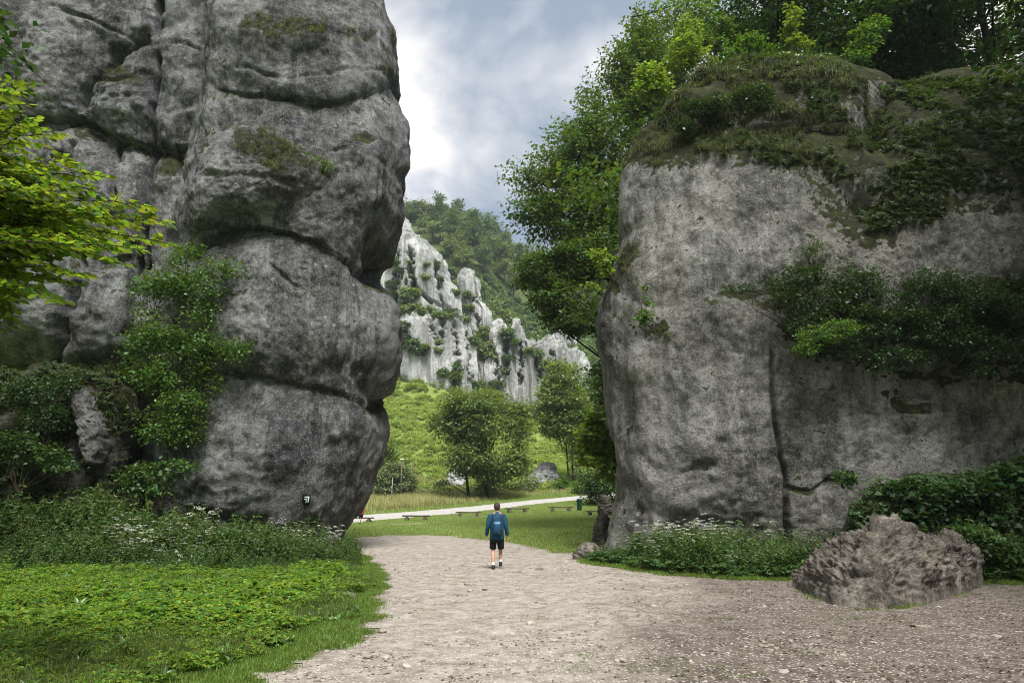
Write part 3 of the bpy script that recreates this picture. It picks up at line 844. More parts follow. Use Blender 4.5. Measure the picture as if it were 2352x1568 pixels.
B([(1990, 1150), (2060, 1110), (2180, 1080), (2400, 1060), (2640, 1050), (2700, 1350), (2300, 1400), (1980, 1380), (1950, 1260)], 21.0, 1.3, 4, rt, M['rock_bank'], 220, 80, 2.6, (.5, .3, .1), seed=83, key='R_bank')

# ---- loose boulder on the trodden ground
def boulder(name, label, foot, hgt, peaks, mat, nth=230, nr=100, seed=5, rough=.10, edge=.55, flake=.06, res=1.0):
    """foot: ground outline (x, y); height field over it with craggy relief"""
    P = smooth_closed(foot, 2)
    P = resamp(np.vstack([P, P[:1]]), nth + 1)[:-1]
    c = P.mean(0)
    r = np.linspace(0.03, 1, nr) ** .8
    X = c[0] + (P[None, :, 0] - c[0]) * r[:, None]
    Y = c[1] + (P[None, :, 1] - c[1]) * r[:, None]
    e = np.clip(1 - r, 0, 1)[:, None]
    ang = np.arctan2(P[:, 1] - c[1], P[:, 0] - c[0])[None]
    ed = edge * (1 + .45 * np.clip(-np.sin(ang), 0, 1) + .35 * np.clip(-np.cos(ang), 0, 1) - .35 * np.clip(np.cos(ang), 0, 1))
    prof = (1 - np.clip(1 - e / ed, 0, 1) ** 2.0) ** .8
    Z = np.zeros_like(X)
    for (ax, ay, h, s) in peaks:
        Z = np.maximum(Z, h * np.exp(-(((X - ax) ** 2 + (Y - ay) ** 2) / s ** 2) ** 1.3))
    Z = hgt * prof * (.62 + .38 * Z)
    V = np.stack([X, Y, Z], -1)
    dth = np.roll(V, -1, 1) - np.roll(V, 1, 1); dr = np.gradient(V, axis=0)
    N = unit(np.cross(dr, dth)); N = np.where(N[..., 2:] < 0, -N, N)
    Vf = V.reshape(-1, 3); Nf = N.reshape(-1, 3)
    q = Vf * np.array([1.2, 1.2, 1.6])
    d = rough * 1.6 * fbm(q * 1.1, 3, seed) + rough * 1.2 * fbm(q * 2.6, 4, seed + 9, .6, True) + flake * fbm(q * 8.5, 3, seed + 19, .6, True)
    d = d + flake * .32 * fbm(Vf * 15.0, 2, seed + 29, .6, True)
    # thin flaky beds dipping to the left
    bed = (Vf[:, 2] + .35 * Vf[:, 0]) * 7.0 + 1.6 * fbm(q * 1.5, 3, seed + 31)
    d = d + flake * .7 * (np.abs((bed % 1.0) - .5) - .25) * 2
    Vf = Vf + Nf * (d * np.repeat(np.clip((1 - r) * 9, .12, 1), nth))[:, None]
    g = H(Vf[:, 0], Vf[:, 1])
    Vf[:, 2] = Vf[:, 2] + g - np.repeat(.06 * (r > .985), nth)
    n = len(r)
    i = np.arange(n - 1)[:, None] * nth; j = np.arange(nth)[None]; k = (j + 1) % nth
    Fq = np.stack([i + j, i + nth + j, i + nth + k, i + k], -1).reshape(-1, 4)
    V2 = np.vstack([Vf, Vf[:nth].mean(0)])
    jj = np.arange(nth)
    F3 = np.stack([np.full(nth, n * nth), jj, (jj + 1) % nth], -1)
    base = np.array([c[0], c[1], float(H(c[0], c[1]))])
    o = obj(name, mesh_from(name, V2 - base, [Fq, F3], [mat], None, False), None, base)
    if label:
        tag(o, label, 'boulder')
    return o

f = gpoly([(1842, 1360), (1905, 1390), (1990, 1404), (2090, 1394), (2190, 1373), (2278, 1338)])
foot = f + [(f[-1][0] + .25, f[-1][1] + 1.1), (f[-1][0] - .3, f[-1][1] + 1.9), (f[2][0] + .9, f[2][1] + 3.1), (f[1][0] + .3, f[1][1] + 2.8), (f[0][0] + .15, f[0][1] + 1.0)]
bc = np.mean(foot, 0)
bx = lambda px, Y: float(at(px, 1300, Y)[0])
boulder('boulder', 'low craggy grey-brown boulder lying alone on the bare ground', foot, 1.46,
        [(bx(2065, 13.2), 13.3, 1.0, 1.15), (bx(2185, 13.0), 13.1, .97, .95), (bx(1960, 13.2), 13.3, .86, .9), (bx(2235, 12.9), 13.0, .80, .7), (bx(2000, 12.2), 12.4, .55, 1.0)], M['boulder'], 300, 130, seed=5, rough=.15, edge=.55, flake=.075)
def small_rock(label, px, py, w, d, h, seed, mat='boulder', name='rock'):
    g0 = ground_at(px, py)
    th = np.linspace(0, 2 * np.pi, 9)[:-1]
    rr = np.random.default_rng(seed)
    k = rr.uniform(.75, 1.15, 8)
    foot = [(g0[0] + w / 2 * math.cos(t) * a_, g0[1] + d / 2 + d / 2 * math.sin(t) * a_) for t, a_ in zip(th, k)]
    o = boulder(name, None, foot, h, [(g0[0], g0[1] + d / 2, 1.0, w * .5), (g0[0] - w * .25, g0[1] + d / 2, .8, w * .3)], M[mat], 90, 40, seed, .08 * h + .03, .7, .03 * h + .015)
    return tag(o, label, 'rock')
small_rock('pale craggy rock knob at the foot of the right wall beside the meadow', 1389, 1262, .85, 1.2, 1.35, 3)
small_rock('flat pale rock at the gravel edge left of the right wall shrubs', 1352, 1287, .95, .6, .42, 8)
small_rock('small brown rock step between lane end and right wall', 1392, 1187, 1.5, 1.4, 1.5, 12)
small_rock('low flat stone half sunk in the gravel right of the walking man', 1240, 1309, .38, .22, .05, 15)
small_rock('flat stone in the grass at the left path edge', 792, 1376, .42, .30, .05, 16)

# ------------------------------------------------------------------ far crags
def Z5(zx, zy):      # measured on an enlargement of the crag
    return (832.6 + zx * .3662, 401.9 + zy * .3662)
crag = thing('limestone_crag', 'white limestone crag with vertical ribs on the hillside across the valley', 'crag', (-20, 150, 25))
def rib(pts, Yb, D, Db, seed, p=8.0, nth=200, nr=80, rid=1.1, **k):
    return rock_block('rib', [Z5(*q) for q in pts], Yb, D, Db, crag, M['crag'], nth, nr, p, (2.2, 1.1, .75), (.05, .17, .62), seed, stretch=(1.9, 1.9, .17), ridged=rid, jit=5.0, pits=.5, chaikin=1, **k)
Zl = lambda L: [Z5(*q) for q in L]
rib([(-260, 700), (-160, 640), (-80, 660), (20, 620), (120, 560), (180, 480), (215, 400), (235, 450), (246, 330), (256, 282), (275, 284), (300, 330), (322, 400), (350, 405), (420, 440), (470, 490), (500, 512), (520, 530), (545, 600), (570, 690), (620, 790), (640, 900), (600, 960), (560, 1010), (400, 1000), (240, 1000), (40, 1050), (-260, 1100)], 155, 5.5, 22, 203, nth=340, nr=150,
    cracks=[(Zl([(300, 480), (305, 600), (320, 700)]), 5, 5), (Zl([(215, 480), (200, 600), (205, 760), (235, 900)]), 5, 4), (Zl([(470, 540), (470, 640), (490, 740), (530, 830)]), 4, 3), (Zl([(330, 700), (420, 790), (540, 830)]), 4, 2.0), (Zl([(250, 620), (290, 700)]), 4, 3)])
rib([(-220, 1020), (0, 980), (150, 990), (230, 940), (300, 868), (400, 880), (480, 925), (545, 900), (600, 930), (640, 950), (680, 1020), (698, 1120), (708, 1290), (700, 1420), (560, 1480), (420, 1420), (300, 1340), (150, 1300), (-220, 1280)], 147, 5, 24, 209, nth=300, nr=130,
    cracks=[(Zl([(575, 930), (585, 1080), (590, 1240), (580, 1330)]), 5, 4), (Zl([(430, 900), (440, 1000), (480, 1060)]), 4, 2), (Zl([(240, 980), (300, 1060), (380, 1110)]), 7, 3), (Zl([(500, 920), (500, 1020)]), 4, 2.5), (Zl([(640, 1000), (660, 1150), (650, 1300)]), 4, 2.5)])
rib([(626, 660), (640, 615), (672, 602), (720, 628), (748, 690), (752, 780), (790, 870), (812, 930), (800, 1000), (770, 1090), (700, 1080), (668, 960), (650, 820)], 160, 4, 18, 213, nth=220, nr=100, cracks=[(Zl([(690, 780), (720, 770), (750, 775)]), 4, 2), (Zl([(720, 880), (740, 960)]), 4, 2)])
rib([(690, 1240), (730, 1190), (770, 1130), (800, 1050), (825, 960), (852, 925), (874, 915), (892, 960), (905, 1020), (930, 1000), (950, 925), (980, 918), (1012, 980), (1040, 1030), (1065, 1040), (1085, 1080), (1105, 1070), (1125, 1015), (1165, 1000), (1230, 1030), (1290, 1095), (1340, 1120), (1400, 1200), (1420, 1400), (1300, 1500), (1050, 1540), (850, 1480), (720, 1400)], 151, 5, 24, 219, nth=360, nr=140,
    cracks=[(Zl([(905, 1000), (905, 1100), (900, 1230)]), 5, 4.5), (Zl([(830, 1130), (845, 1200), (850, 1280)]), 4, 3), (Zl([(1090, 1110), (1110, 1200), (1130, 1330)]), 5, 3), (Zl([(990, 1040), (1000, 1160), (990, 1300)]), 4, 2.5), (Zl([(1200, 1120), (1210, 1260)]), 5, 3)])
rib([(1190, 1010), (1230, 965), (1310, 980), (1340, 1050), (1300, 1100), (1210, 1090)], 172, 3, 10, 225, nth=120, nr=50)
o = small_rock('white rock outcrop with a grassy top beside the slim twin-trunked tree', 1252, 1122, 4.6, 4.0, 2.5, 33, 'outcrop', 'rock_outcrop')
o = small_rock('small white rock outcrop behind the dark trunk of the round tree', 1048, 1126, 2.6, 3.0, 2.6, 36, 'outcrop', 'rock_outcrop')

# ------------------------------------------------------------------ loose stones on the gravel
def stone_mesh(seed):
    bm = bmesh.new()
    bmesh.ops.create_icosphere(bm, subdivisions=1, radius=1)
    rr = random.Random(seed)
    k = Vector((rr.uniform(.8, 1.2), rr.uniform(.6, .95), rr.uniform(.28, .5)))
    for v in bm.verts:
        v.co = Vector((v.co.x * k.x, v.co.y * k.y, v.co.z * k.z)) * rr.uniform(.8, 1.15)
    me = bpy.data.meshes.new('stone'); bm.to_mesh(me); bm.free()
    me.materials.append(M['stone'])
    return me
STONES = [stone_mesh(i) for i in range(6)]
g = np.random.default_rng(33)
cand_x = g.uniform(-6, 9, 4000); cand_y = 6.8 + 22 * g.random(4000) ** 1.7
ds = sdf(cand_x, cand_y, GRAVEL)
bd = np.hypot(cand_x - bc[0], cand_y - bc[1])
ok = (ds < -.1) & (bd > 2.0)
cand_x, cand_y, ds = cand_x[ok], cand_y[ok], ds[ok]
sel = np.argsort(g.random(len(ds)) * (1.0 + .8 * (cand_x > 2) + .6 * np.clip(-ds - .2, 0, 2)))[:230]
for i in sel:
    s = float(np.clip(g.lognormal(-3.35, .42), .018, .10))
    o = obj('stone', STONES[int(g.integers(6))], gravel_path, (cand_x[i], cand_y[i], float(H(cand_x[i], cand_y[i])) + .012 + s * .12))
    o.scale = (s, s, s); o.rotation_euler = (g.normal() * .15, g.normal() * .15, g.uniform(0, 6.28))

# ------------------------------------------------------------------ foliage
def EL(base, items, Y, depth=1.0):
    """ellipsoids (centre, radii) relative to base from (px, py, rx, ry[, Y, depth-ratio])"""
    out = []
    for it in items:
        px, py, rx, ry = it[:4]
        y = it[4] if len(it) > 4 else Y
        dp = it[5] if len(it) > 5 else depth
        c = at(px, py, y)
        dy = ray(px, py)[1]
        k = y / dy / F
        out.append((c - base, np.array([rx * k, rx * k * dp, ry * k])))
    return out

def clusters(ells, n, g, shell=.55, gap=0.0, gapf=.5, seed=0):
    vol = np.array([np.prod(r) ** .75 for c, r in ells])
    cnt = g.multinomial(int(n), vol / vol.sum())
    C, O = [], []
    for (c, r), k in zip(ells, cnt):
        if k == 0:
            continue
        d = rdir(k, g)
        rad = (shell ** 3 + (1 - shell ** 3) * g.random(k)) ** (1 / 3)
        C.append(c + d * r * rad[:, None]); O.append(d)
    C = np.concatenate(C); O = np.concatenate(O)
    if gap > 0:
        m = vnoise(C * gapf, 900 + seed) > (gap - 1)
        C, O = C[m], O[m]
    return C, O

def spray(C, O, lpc, leaf, cs, g, flat=.45, up=.9, spike=0.0, ratio=.62, six=False, droop=.15, szvar=.3):
    """leaves gathered round the cluster points"""
    n = len(C) * lpc
    ci = np.repeat(np.arange(len(C)), lpc)
    off = g.normal(size=(n, 3)) * np.array([cs, cs, cs * flat])
    P = C[ci] + off
    if spike:
        s = (g.random(n) ** 1.5)[:, None]
        dirs = unit(O * np.array([1, 1, .35]) + np.array([0, 0, .25]))[ci]
        P = C[ci] + off * (1 - .75 * s) + dirs * spike * s
    T = unit(O[ci] * .6 + rdir(n, g) * np.array([1, 1, .5]))
    T[:, 2] -= .15
    N = unit(np.array([0, 0, 1.0]) * up + rdir(n, g) * .75 + O[ci] * .3)
    L = leaf * (1 + szvar * g.normal(size=n)).clip(.45, 1.7)
    return leaf_geo(P, T, N, L, L * ratio, .15, droop, six)

def limb_paths(ells, base_pts, g, n_per=2, r0=.12, wob=.15):
    paths = []
    for c, r in ells:
        for k in range(n_per):
            tgt = c + rdir(1, g)[0] * r * (.35 if k == 0 else .8)
            b = base_pts[np.argmin(np.linalg.norm(base_pts - (tgt - np.array([0, 0, .55 * np.linalg.norm(tgt[:2] - base_pts[:, :2].mean(0))])), axis=1))]
            n = 7
            s = np.linspace(0, 1, n)[:, None]
            mid = (b + tgt) / 2 + np.array([0, 0, -.06 * np.linalg.norm(tgt - b)]) + g.normal(size=3) * wob * .4
            P = (1 - s) ** 2 * b + 2 * s * (1 - s) * mid + s ** 2 * tgt + g.normal(size=(n, 3)) * wob * .12 * s * (1 - s) * 4
            ln = np.linalg.norm(tgt - b)
            rr = min(r0, .012 + .016 * ln)
            paths.append((P, np.linspace(rr, rr * .25, n)))
    return paths

def wood_mesh(name, paths, mat, sides=6):
    m = MB()
    for P, r in paths:
        m.tube(P, r, sides if r[0] > .04 else 4, cap=False)
    return m.mesh(name, [mat], True)

def plant(name, label, cat, base, ells, n, lpc, leaf, cs, lmat, seed, trunk=None, bark='bark', gap=0.35, gapf=.5, group=None, limbs=2, r0=.12, crown_name='crown', wood_name='trunk', **k):
    """a tree or shrub with its own wood and crown; ells relative to base"""
    g = np.random.default_rng(seed)
    base = np.asarray(base, float)
    t = thing(name, label, cat, tuple(base), 0, group)
    paths = list(trunk or [])
    pts = np.concatenate([p for p, r in paths]) if paths else np.zeros((1, 3))
    paths = paths + limb_paths(ells, pts, g, limbs, r0)
    obj(wood_name, wood_mesh(wood_name, paths, M[bark]), t)
    shell = k.pop('shell', .55)
    C, O = clusters(ells, n, g, shell, gap, gapf, seed)
    V, Fq = spray(C, O, lpc, leaf, cs, g, **k)
    obj(crown_name, mesh_from(crown_name, V, [Fq], [M[lmat]]), t)
    return t

def stem(p0, p1, r0, r1, g=None, n=7, bend=.12):
    g = g or rng
    s = np.linspace(0, 1, n)[:, None]
    P = np.array(p0) * (1 - s) + np.array(p1) * s
    P = P + g.normal(size=3) * bend * s * (1 - s) * 4 * np.array([1, 1, .2])
    return (P, np.linspace(r0, r1, n))

Zr = np.zeros(3)
def rel(px, py, Y, base):
    return at(px, py, Y) - np.asarray(base)

# ---- the big trees between the rocks
b = np.array([8.9, 41.0, 0]); b[2] = float(H(b[0], b[1]))
plant('hornbeam_tree', 'tall dense green tree rising above the lane against the sky, left of the mossy cap', 'tree', b,
      EL(b, [(1570, 10, 60, 60), (1525, 100, 62, 55), (1478, 180, 66, 52), (1432, 245, 66, 48), (1385, 310, 72, 44), (1336, 372, 78, 42), (1440, 150, 30, 30), (1400, 210, 26, 26), (1300, 440, 72, 40), (1300, 505, 80, 44), (1400, 350, 64, 80), (1400, 460, 64, 70), (1470, 250, 60, 90), (1360, 555, 70, 45), (1222, 412, 30, 20), (1520, 120, 60, 80), (1240, 490, 38, 22), (1400, 560, 60, 60)], 41, .9),
      4300, 22, .20, .27, 'leaf_tree', 3, [stem(Zr, rel(1450, 40, 41, b), .42, .06), ], gap=.66, gapf=.5, limbs=1, r0=.07, spike=1.7, flat=.32, up=1.0, shell=.3, ratio=.6)
b = np.array([7.8, 37.5, 0]); b[2] = float(H(b[0], b[1]))
plant('oak_tree', 'spreading dark tree with drooping boughs over the lane beside the right wall', 'tree', b,
      EL(b, [(1262, 618, 66, 40), (1322, 600, 66, 46), (1240, 672, 42, 34), (1300, 690, 58, 40), (1370, 650, 60, 60), (1385, 740, 50, 60), (1215, 640, 28, 22), (1335, 745, 44, 36), (1270, 738, 22, 20), (1395, 570, 45, 50), (1390, 830, 38, 50), (1355, 800, 26, 30), (1400, 900, 30, 40)], 37.5, .9),
      1900, 22, .18, .28, 'leaf_tree', 5, [stem(Zr, rel(1440, 560, 37.5, b), .30, .10)], bark='bark_dark', gap=.66, gapf=.6, limbs=1, flat=.42, up=.8, r0=.09, shell=.3)
b = ground_at(1308, 1124)
plant('slim_tree', 'slim tree with two thin trunks and loose crown beside the lane', 'tree', b,
      EL(b, [(1292, 862, 42, 38), (1268, 915, 38, 40), (1312, 930, 42, 48), (1262, 965, 28, 28), (1300, 990, 36, 36), (1335, 985, 26, 50), (1330, 1060, 22, 30)], b[1], .9),
      760, 24, .32, .46, 'leaf_mid', 7, [stem(Zr, rel(1290, 870, b[1], b), .15, .04, bend=.3), stem((.5, .1, 0), rel(1318, 900, b[1], b), .13, .04, bend=.3)], gap=.62, gapf=.32, flat=.55, shell=.3, limbs=1, r0=.06)
b = ground_at(1077, 1152)
plant('round_tree', 'broad round-crowned tree standing alone in the meadow behind the lane', 'tree', b,
      EL(b, [(1090, 928, 75, 34), (1035, 975, 48, 45), (1120, 975, 70, 50), (1175, 980, 42, 50), (1012, 1045, 30, 48), (1075, 1045, 62, 42), (1150, 1060, 52, 40), (1198, 1050, 18, 38), (1012, 1105, 16, 30), (1190, 940, 22, 20), (1110, 1090, 26, 16)], b[1], .9),
      1500, 24, .33, .46, 'leaf_mid', 9, [stem(Zr, rel(1068, 1060, b[1], b), .20, .13, bend=.3), stem(rel(1070, 1075, b[1], b), rel(1040, 960, b[1], b), .12, .04), stem((2.2, .8, .1), rel(1150, 985, b[1], b), .17, .05, bend=.5), stem((2.0, .8, .1), rel(1105, 960, b[1], b), .13, .04)], bark='bark_dark', gap=.62, gapf=.3, limbs=1, r0=.07, flat=.55, shell=.3)
b = np.array([4.6, 27.2, 0.1])
plant('maple_sapling', 'bright yellow-green maple leaning out from behind the right wall', 'tree', b,
      EL(b, [(1385, 965, 34, 24), (1370, 1010, 38, 26), (1395, 1045, 30, 26), (1362, 1050, 26, 16), (1405, 930, 16, 22), (1405, 1085, 18, 18)], 27.2, .8),
      150, 12, .21, .16, 'leaf_bright', 11, [stem(Zr + np.array([.8, .3, 0]), rel(1410, 1000, 27.2, b), .07, .03)], gap=.0, flat=.4, ratio=.95, up=1.2)
b = ground_at(1392, 1160)
plant('dense_bush', 'dense green bush where the lane meets the right wall', 'bush', b,
      EL(b, [(1385, 1120, 38, 34), (1360, 1095, 26, 24), (1405, 1060, 26, 40), (1375, 1150, 28, 16), (1395, 1015, 26, 40)], b[1], .9), 260, 24, .22, .34, 'leaf_dark', 13, gap=.5, wood_name='stems', crown_name='foliage')
b = np.array([4.0, 23.9, 8.6])
b = at(1412, 645, 23.6)
plant('young_sapling', 'small sunlit yellow-green sapling growing from the left edge of the right wall', 'sapling', b,
      EL(b, [(1370, 583, 18, 14), (1390, 605, 18, 14), (1402, 590, 10, 10), (1362, 655, 12, 8), (1384, 625, 12, 10)], 23.6, .7), 46, 7, .15, .09, 'leaf_bright', 15, [stem(Zr, rel(1375, 585, 23.6, b), .025, .008)], gap=0, ratio=.8, bark='twig', limbs=2, r0=.012, wood_name='stem', crown_name='foliage')
b = at(1485, 760, 21.4)
plant('ledge_sapling', 'tiny bright sapling on a mossy knob of the right wall', 'sapling', b,
      EL(b, [(1485, 725, 16, 10), (1470, 735, 10, 8), (1488, 690, 10, 8), (1484, 655, 6, 6)], 21.3, .7), 34, 7, .12, .07, 'leaf_shrub', 16, [stem(Zr, rel(1486, 660, 21.3, b), .015, .006)], gap=0, ratio=.8, bark='twig', limbs=1, r0=.01, wood_name='stem', crown_name='foliage')

# ---- bushes and small trees of the meadow edge
def bush(label, px, py, items, lmat, seed, n=160, lpc=22, leaf=.26, cs=.36, name='bush', cat='bush', yoff=0.0, **k):
    b = ground_at(px, py)
    if yoff:
        b = b + np.array([b[0] / b[1] * yoff, yoff, 0]); b[2] = float(H(b[0], b[1]))
    return plant(name, label, cat, b, EL(b, items, b[1], .9), n, lpc, leaf, cs, M_name(lmat), seed, gap=k.pop('gap', .5), gapf=.4, wood_name='stems', crown_name='foliage', **k)
M_name = lambda s: s
bush('round silvery willow bush behind the tall grass and lamp post', 905, 1148, [(905, 1108, 46, 34), (880, 1120, 32, 24), (930, 1118, 28, 26), (905, 1082, 30, 18)], 'leaf_willow', 21, 420, 24, .24, .34, 'willow_bush')
bush('small tree with thin crown peeking out from the left tower edge', 868, 1150, [(885, 1020, 24, 26), (878, 1060, 30, 28), (860, 1090, 30, 26), (892, 1045, 18, 20)], 'leaf_mid', 22, 190, name='small_tree', cat='tree', yoff=6)
bush('pale leafy bush in the meadow right of the round tree trunk', 1118, 1146, [(1118, 1110, 22, 28), (1135, 1120, 20, 18), (1105, 1128, 16, 16)], 'leaf_willow', 23, 110, leaf=.22)
bush('green bush in front of the white outcrop', 1290, 1128, [(1285, 1112, 16, 14), (1300, 1118, 14, 10)], 'leaf_shrub', 24, 60)
bush('low bush under the left side of the round tree', 1012, 1150, [(1012, 1125, 14, 20), (1020, 1140, 14, 10)], 'leaf_dark', 25, 60)
bush('hedge-like bush at the right end of the meadow by the lane', 1345, 1136, [(1345, 1118, 30, 14), (1370, 1122, 24, 14)], 'leaf_shrub', 26, 120)
bush('bush left of the white outcrop under the round tree', 1222, 1132, [(1218, 1106, 18, 22), (1208, 1120, 14, 12)], 'leaf_willow', 27, 80, leaf=.2)
bush('bush growing between the slim trees and the meadow', 1175, 1130, [(1172, 1112, 22, 14), (1195, 1118, 18, 12)], 'leaf_mid', 28, 80)
bush('small green tree on the hillside below the crag, right of the slim tree', 1345, 1080, [(1345, 900, 30, 50), (1362, 960, 24, 40), (1330, 960, 22, 30)], 'leaf_tree', 29, 260, name='small_tree', cat='tree', leaf=.4, cs=.6, yoff=10)

# ---- forest on the far hill
def forest_meshes(seed, h, rx, lmat, n=95, lpc=16, leaf=.75):
    g = np.random.default_rng(seed)
    ells = []
    for k in range(7):
        a = g.uniform(0, 6.28); f = g.uniform(.1, .55)
        z = h * g.uniform(.45, .86)
        r = rx * g.uniform(.42, .62) * (1.15 - .5 * (z / h - .45))
        ells.append((np.array([math.cos(a) * rx * f, math.sin(a) * rx * f, z]), np.array([r, r, r * .75])))
    ells.append((np.array([0, 0, h * .9]), np.array([rx * .42, rx * .42, h * .12])))
    C, O = clusters(ells, n, g, .6, .6, .25, seed)
    V, Fq = spray(C, O, lpc, leaf, .75, g, flat=.6, up=.7)
    m = MB()
    m.tube([(0, 0, -1), (.1, 0, h * .4), (0, .1, h * .85)], [.24, .2, .06], 6, cap=False)
    for c, r in ells[:5]:
        m.tube([(0, 0, h * .35), tuple(c * np.array([.5, .5, .8])), tuple(c)], [.1, .07, .03], 4, cap=False)
    return m.mesh('trunk', [M['bark']], True), mesh_from('crown', V, [Fq], [M[lmat]])
FM = [forest_meshes(300, 15, 4.6, 'leaf_far'), forest_meshes(301, 17, 5.0, 'leaf_far'), forest_meshes(302, 13, 4.4, 'leaf_far2'), forest_meshes(303, 18, 4.2, 'leaf_far'), forest_meshes(304, 12, 4.6, 'leaf_far2')]
g = np.random.default_rng(77)
pts = []
for yy in np.arange(166, 292, 6.8):
    for xx in np.arange(-80, 74, 6.4):
        pts.append((xx + g.uniform(-2.4, 2.4), yy + g.uniform(-2.6, 2.6)))
pts = np.array(pts)
pz = H(pts[:, 0], pts[:, 1])
P3 = np.stack([pts[:, 0], pts[:, 1], pz], -1)
qx, qy = project(P3)
line = np.interp(qx, [850, 930, 1010, 1060, 1120, 1180, 1260, 1340, 1500], [500, 535, 590, 632, 648, 668, 700, 740, 800])
ok = (qx > 770) & (qx < 1440) & (qy < line) & (qy > 300)
for i in np.nonzero(ok)[0]:
    k = int(g.integers(5))
    t = thing('forest_tree', 'broadleaf tree of the dense wood covering the far hill above the crag', 'tree', tuple(P3[i]), g.uniform(0, 6.28), 'trees of the far hill wood')
    s = g.uniform(.68, 1.0); t.scale = (s * 1.1, s * 1.1, s * g.uniform(.85, 1.1))
    obj('trunk', FM[k][0], t); obj('crown', FM[k][1], t)
def hill_tree(label, px, py, k, s, name='hill_tree', mats=None, yoff=0):
    p = ground_at(px, py, 100)
    t = thing(name, label, 'tree', tuple(p), g.uniform(0, 6.28)); t.scale = (s,) * 3
    obj('trunk', FM[k][0], t)
    c = obj('crown', FM[k][1], t)
    return t
hill_tree('light green round tree at the forest edge above the crag', 1050, 622, 4, .62)
hill_tree('bright green tree on the scrubby slope right of the crag pinnacle', 1158, 722, 4, .72)
hill_tree('pale leaning tree at the dark wood edge right of the light green one', 1112, 640, 3, .7)
hill_tree('bluish tree at the lower corner of the wood near the hornbeam', 1180, 690, 1, .75)
hill_tree('small tree on the slope just above the slim tree, left of right wall', 1320, 860, 2, .6)
def pine(label, px, py, h, seed):
    p = ground_at(px, py, 100)
    gg = np.random.default_rng(seed)
    ells = [(np.array([gg.uniform(-.6, .6), gg.uniform(-.6, .6), h * f]), np.array([1.5, 1.5, .55]) * gg.uniform(.7, 1.2)) for f in (.55, .66, .78, .88, .97)]
    return plant('pine_tree', label, 'tree', p, ells, 42, 16, .5, .4, 'leaf_far', seed, [stem(Zr, (.3, 0, h), .16, .04, gg)], gap=0, limbs=1)
pine('slender pine on the crag shoulder below the pinnacle', 1106, 740, 12, 401)
pine('slender pine right of the crag, left one of a pair', 1268, 812, 11, 402)
pine('slender pine right of the crag, right one of a pair', 1292, 818, 12, 403)

# ---- shrubs on the crag ledges and the slope beside it
def shrub_mesh(seed, lmat, leaf=.5):
    g_ = np.random.default_rng(seed)
    ells = [(np.array([g_.uniform(-.8, .8), g_.uniform(-.8, .8), g_.uniform(.5, 1.3)]), np.array([1.0, 1.0, .75]) * g_.uniform(.7, 1.2)) for _ in range(4)]
    C, O = clusters(ells, 50, g_, .5)
    V, Fq = spray(C, O, 14, leaf, .35, g_, flat=.6)
    m = MB()
    for c, r in ells:
        m.tube([(0, 0, -.3), tuple(c * .6), tuple(c)], [.06, .04, .02], 4, cap=False)
    return m.mesh('stems', [M['twig']]), mesh_from('foliage', V, [Fq], [M[lmat]])
SM = [shrub_mesh(501, 'leaf_far2'), shrub_mesh(502, 'leaf_far2'), shrub_mesh(503, 'leaf_mid'), shrub_mesh(504, 'leaf_far')]
crag_spots = [(300, 735, 1.6), (340, 750, 1.5), (270, 800, 1.7), (265, 850, 1.5), (250, 980, 1.5), (255, 1030, 1.6), (300, 1070, 1.6), (350, 1110, 1.3), (300, 560, 1.0), (308, 640, 1.2), (395, 560, .8), (400, 640, 1.1), (470, 560, .8), (480, 640, .8), (600, 740, 1.3), (640, 760, 1.3), (655, 830, 1.3), (650, 900, 1.2), (690, 1050, 1.4), (740, 970, 1.3), (780, 1040, 2.0), (780, 1090, 2.0), (770, 1140, 1.7), (900, 980, 1.5), (900, 1030, 1.6), (960, 1040, 1.0), (910, 1150, 1.0), (900, 1220, 1.0), (600, 1230, 1.5), (610, 1270, 1.4), (495, 1245, 1.3), (470, 1050, 1.2), (480, 1100, 1.0), (410, 1075, 1.0), (180, 540, 1.4), (200, 700, 1.3), (205, 750, 1.2), (240, 600, .9), (1050, 1110, 1.2), (1100, 1130, 1.2), (840, 1320, 1.2), (760, 1310, 1.1), (720, 1330, 1.2), (1160, 1180, 1.5), (1220, 1200, 1.5), (560, 860, 1.2), (530, 880, 1.2), (470, 870, 1.2), (420, 850, 1.2), (370, 860, 1.2), (330, 830, 1.4)]
allV = []
cv = [np.array([v.co[:] for v in o.data.vertices]) + np.array(crag.location) for o in crag.children]
cv = np.concatenate(cv); cqx, cqy = project(cv)
for zx, zy, s in crag_spots:
    px, py = Z5(zx, zy)
    d2 = (cqx - px) ** 2 + (cqy - py) ** 2
    near = d2 < 9
    gp = ground_at(px, py, 100)
    if near.any():
        cand = cv[near]; c = cand[np.argmin(cand[:, 1])]
        if gp[1] < c[1]: c = gp
    else:
        c = gp
    k = int(g.integers(4))
    t = thing('crag_shrub', 'small green shrub rooted in the ledges and gullies of the white crag', 'shrub', tuple(c - np.array([0, .2, .5])), g.uniform(0, 6.28), 'shrubs on the white crag')
    t.scale = (s * .66,) * 3
    obj('stems', SM[k][0], t); obj('foliage', SM[k][1], t)
slope_pts = np.stack([g.uniform(-24, 44, 1600), g.uniform(150, 215, 1600)], -1)
sz = H(slope_pts[:, 0], slope_pts[:, 1]); S3 = np.stack([slope_pts[:, 0], slope_pts[:, 1], sz], -1)
qx, qy = project(S3)
okk = (qx > 1035) & (qx < 1345) & (qy > np.interp(qx, [1000, 1060, 1180, 1340], [600, 640, 680, 745])) & (qy < np.interp(qx, [1035, 1100, 1200, 1345], [660, 740, 800, 900]))
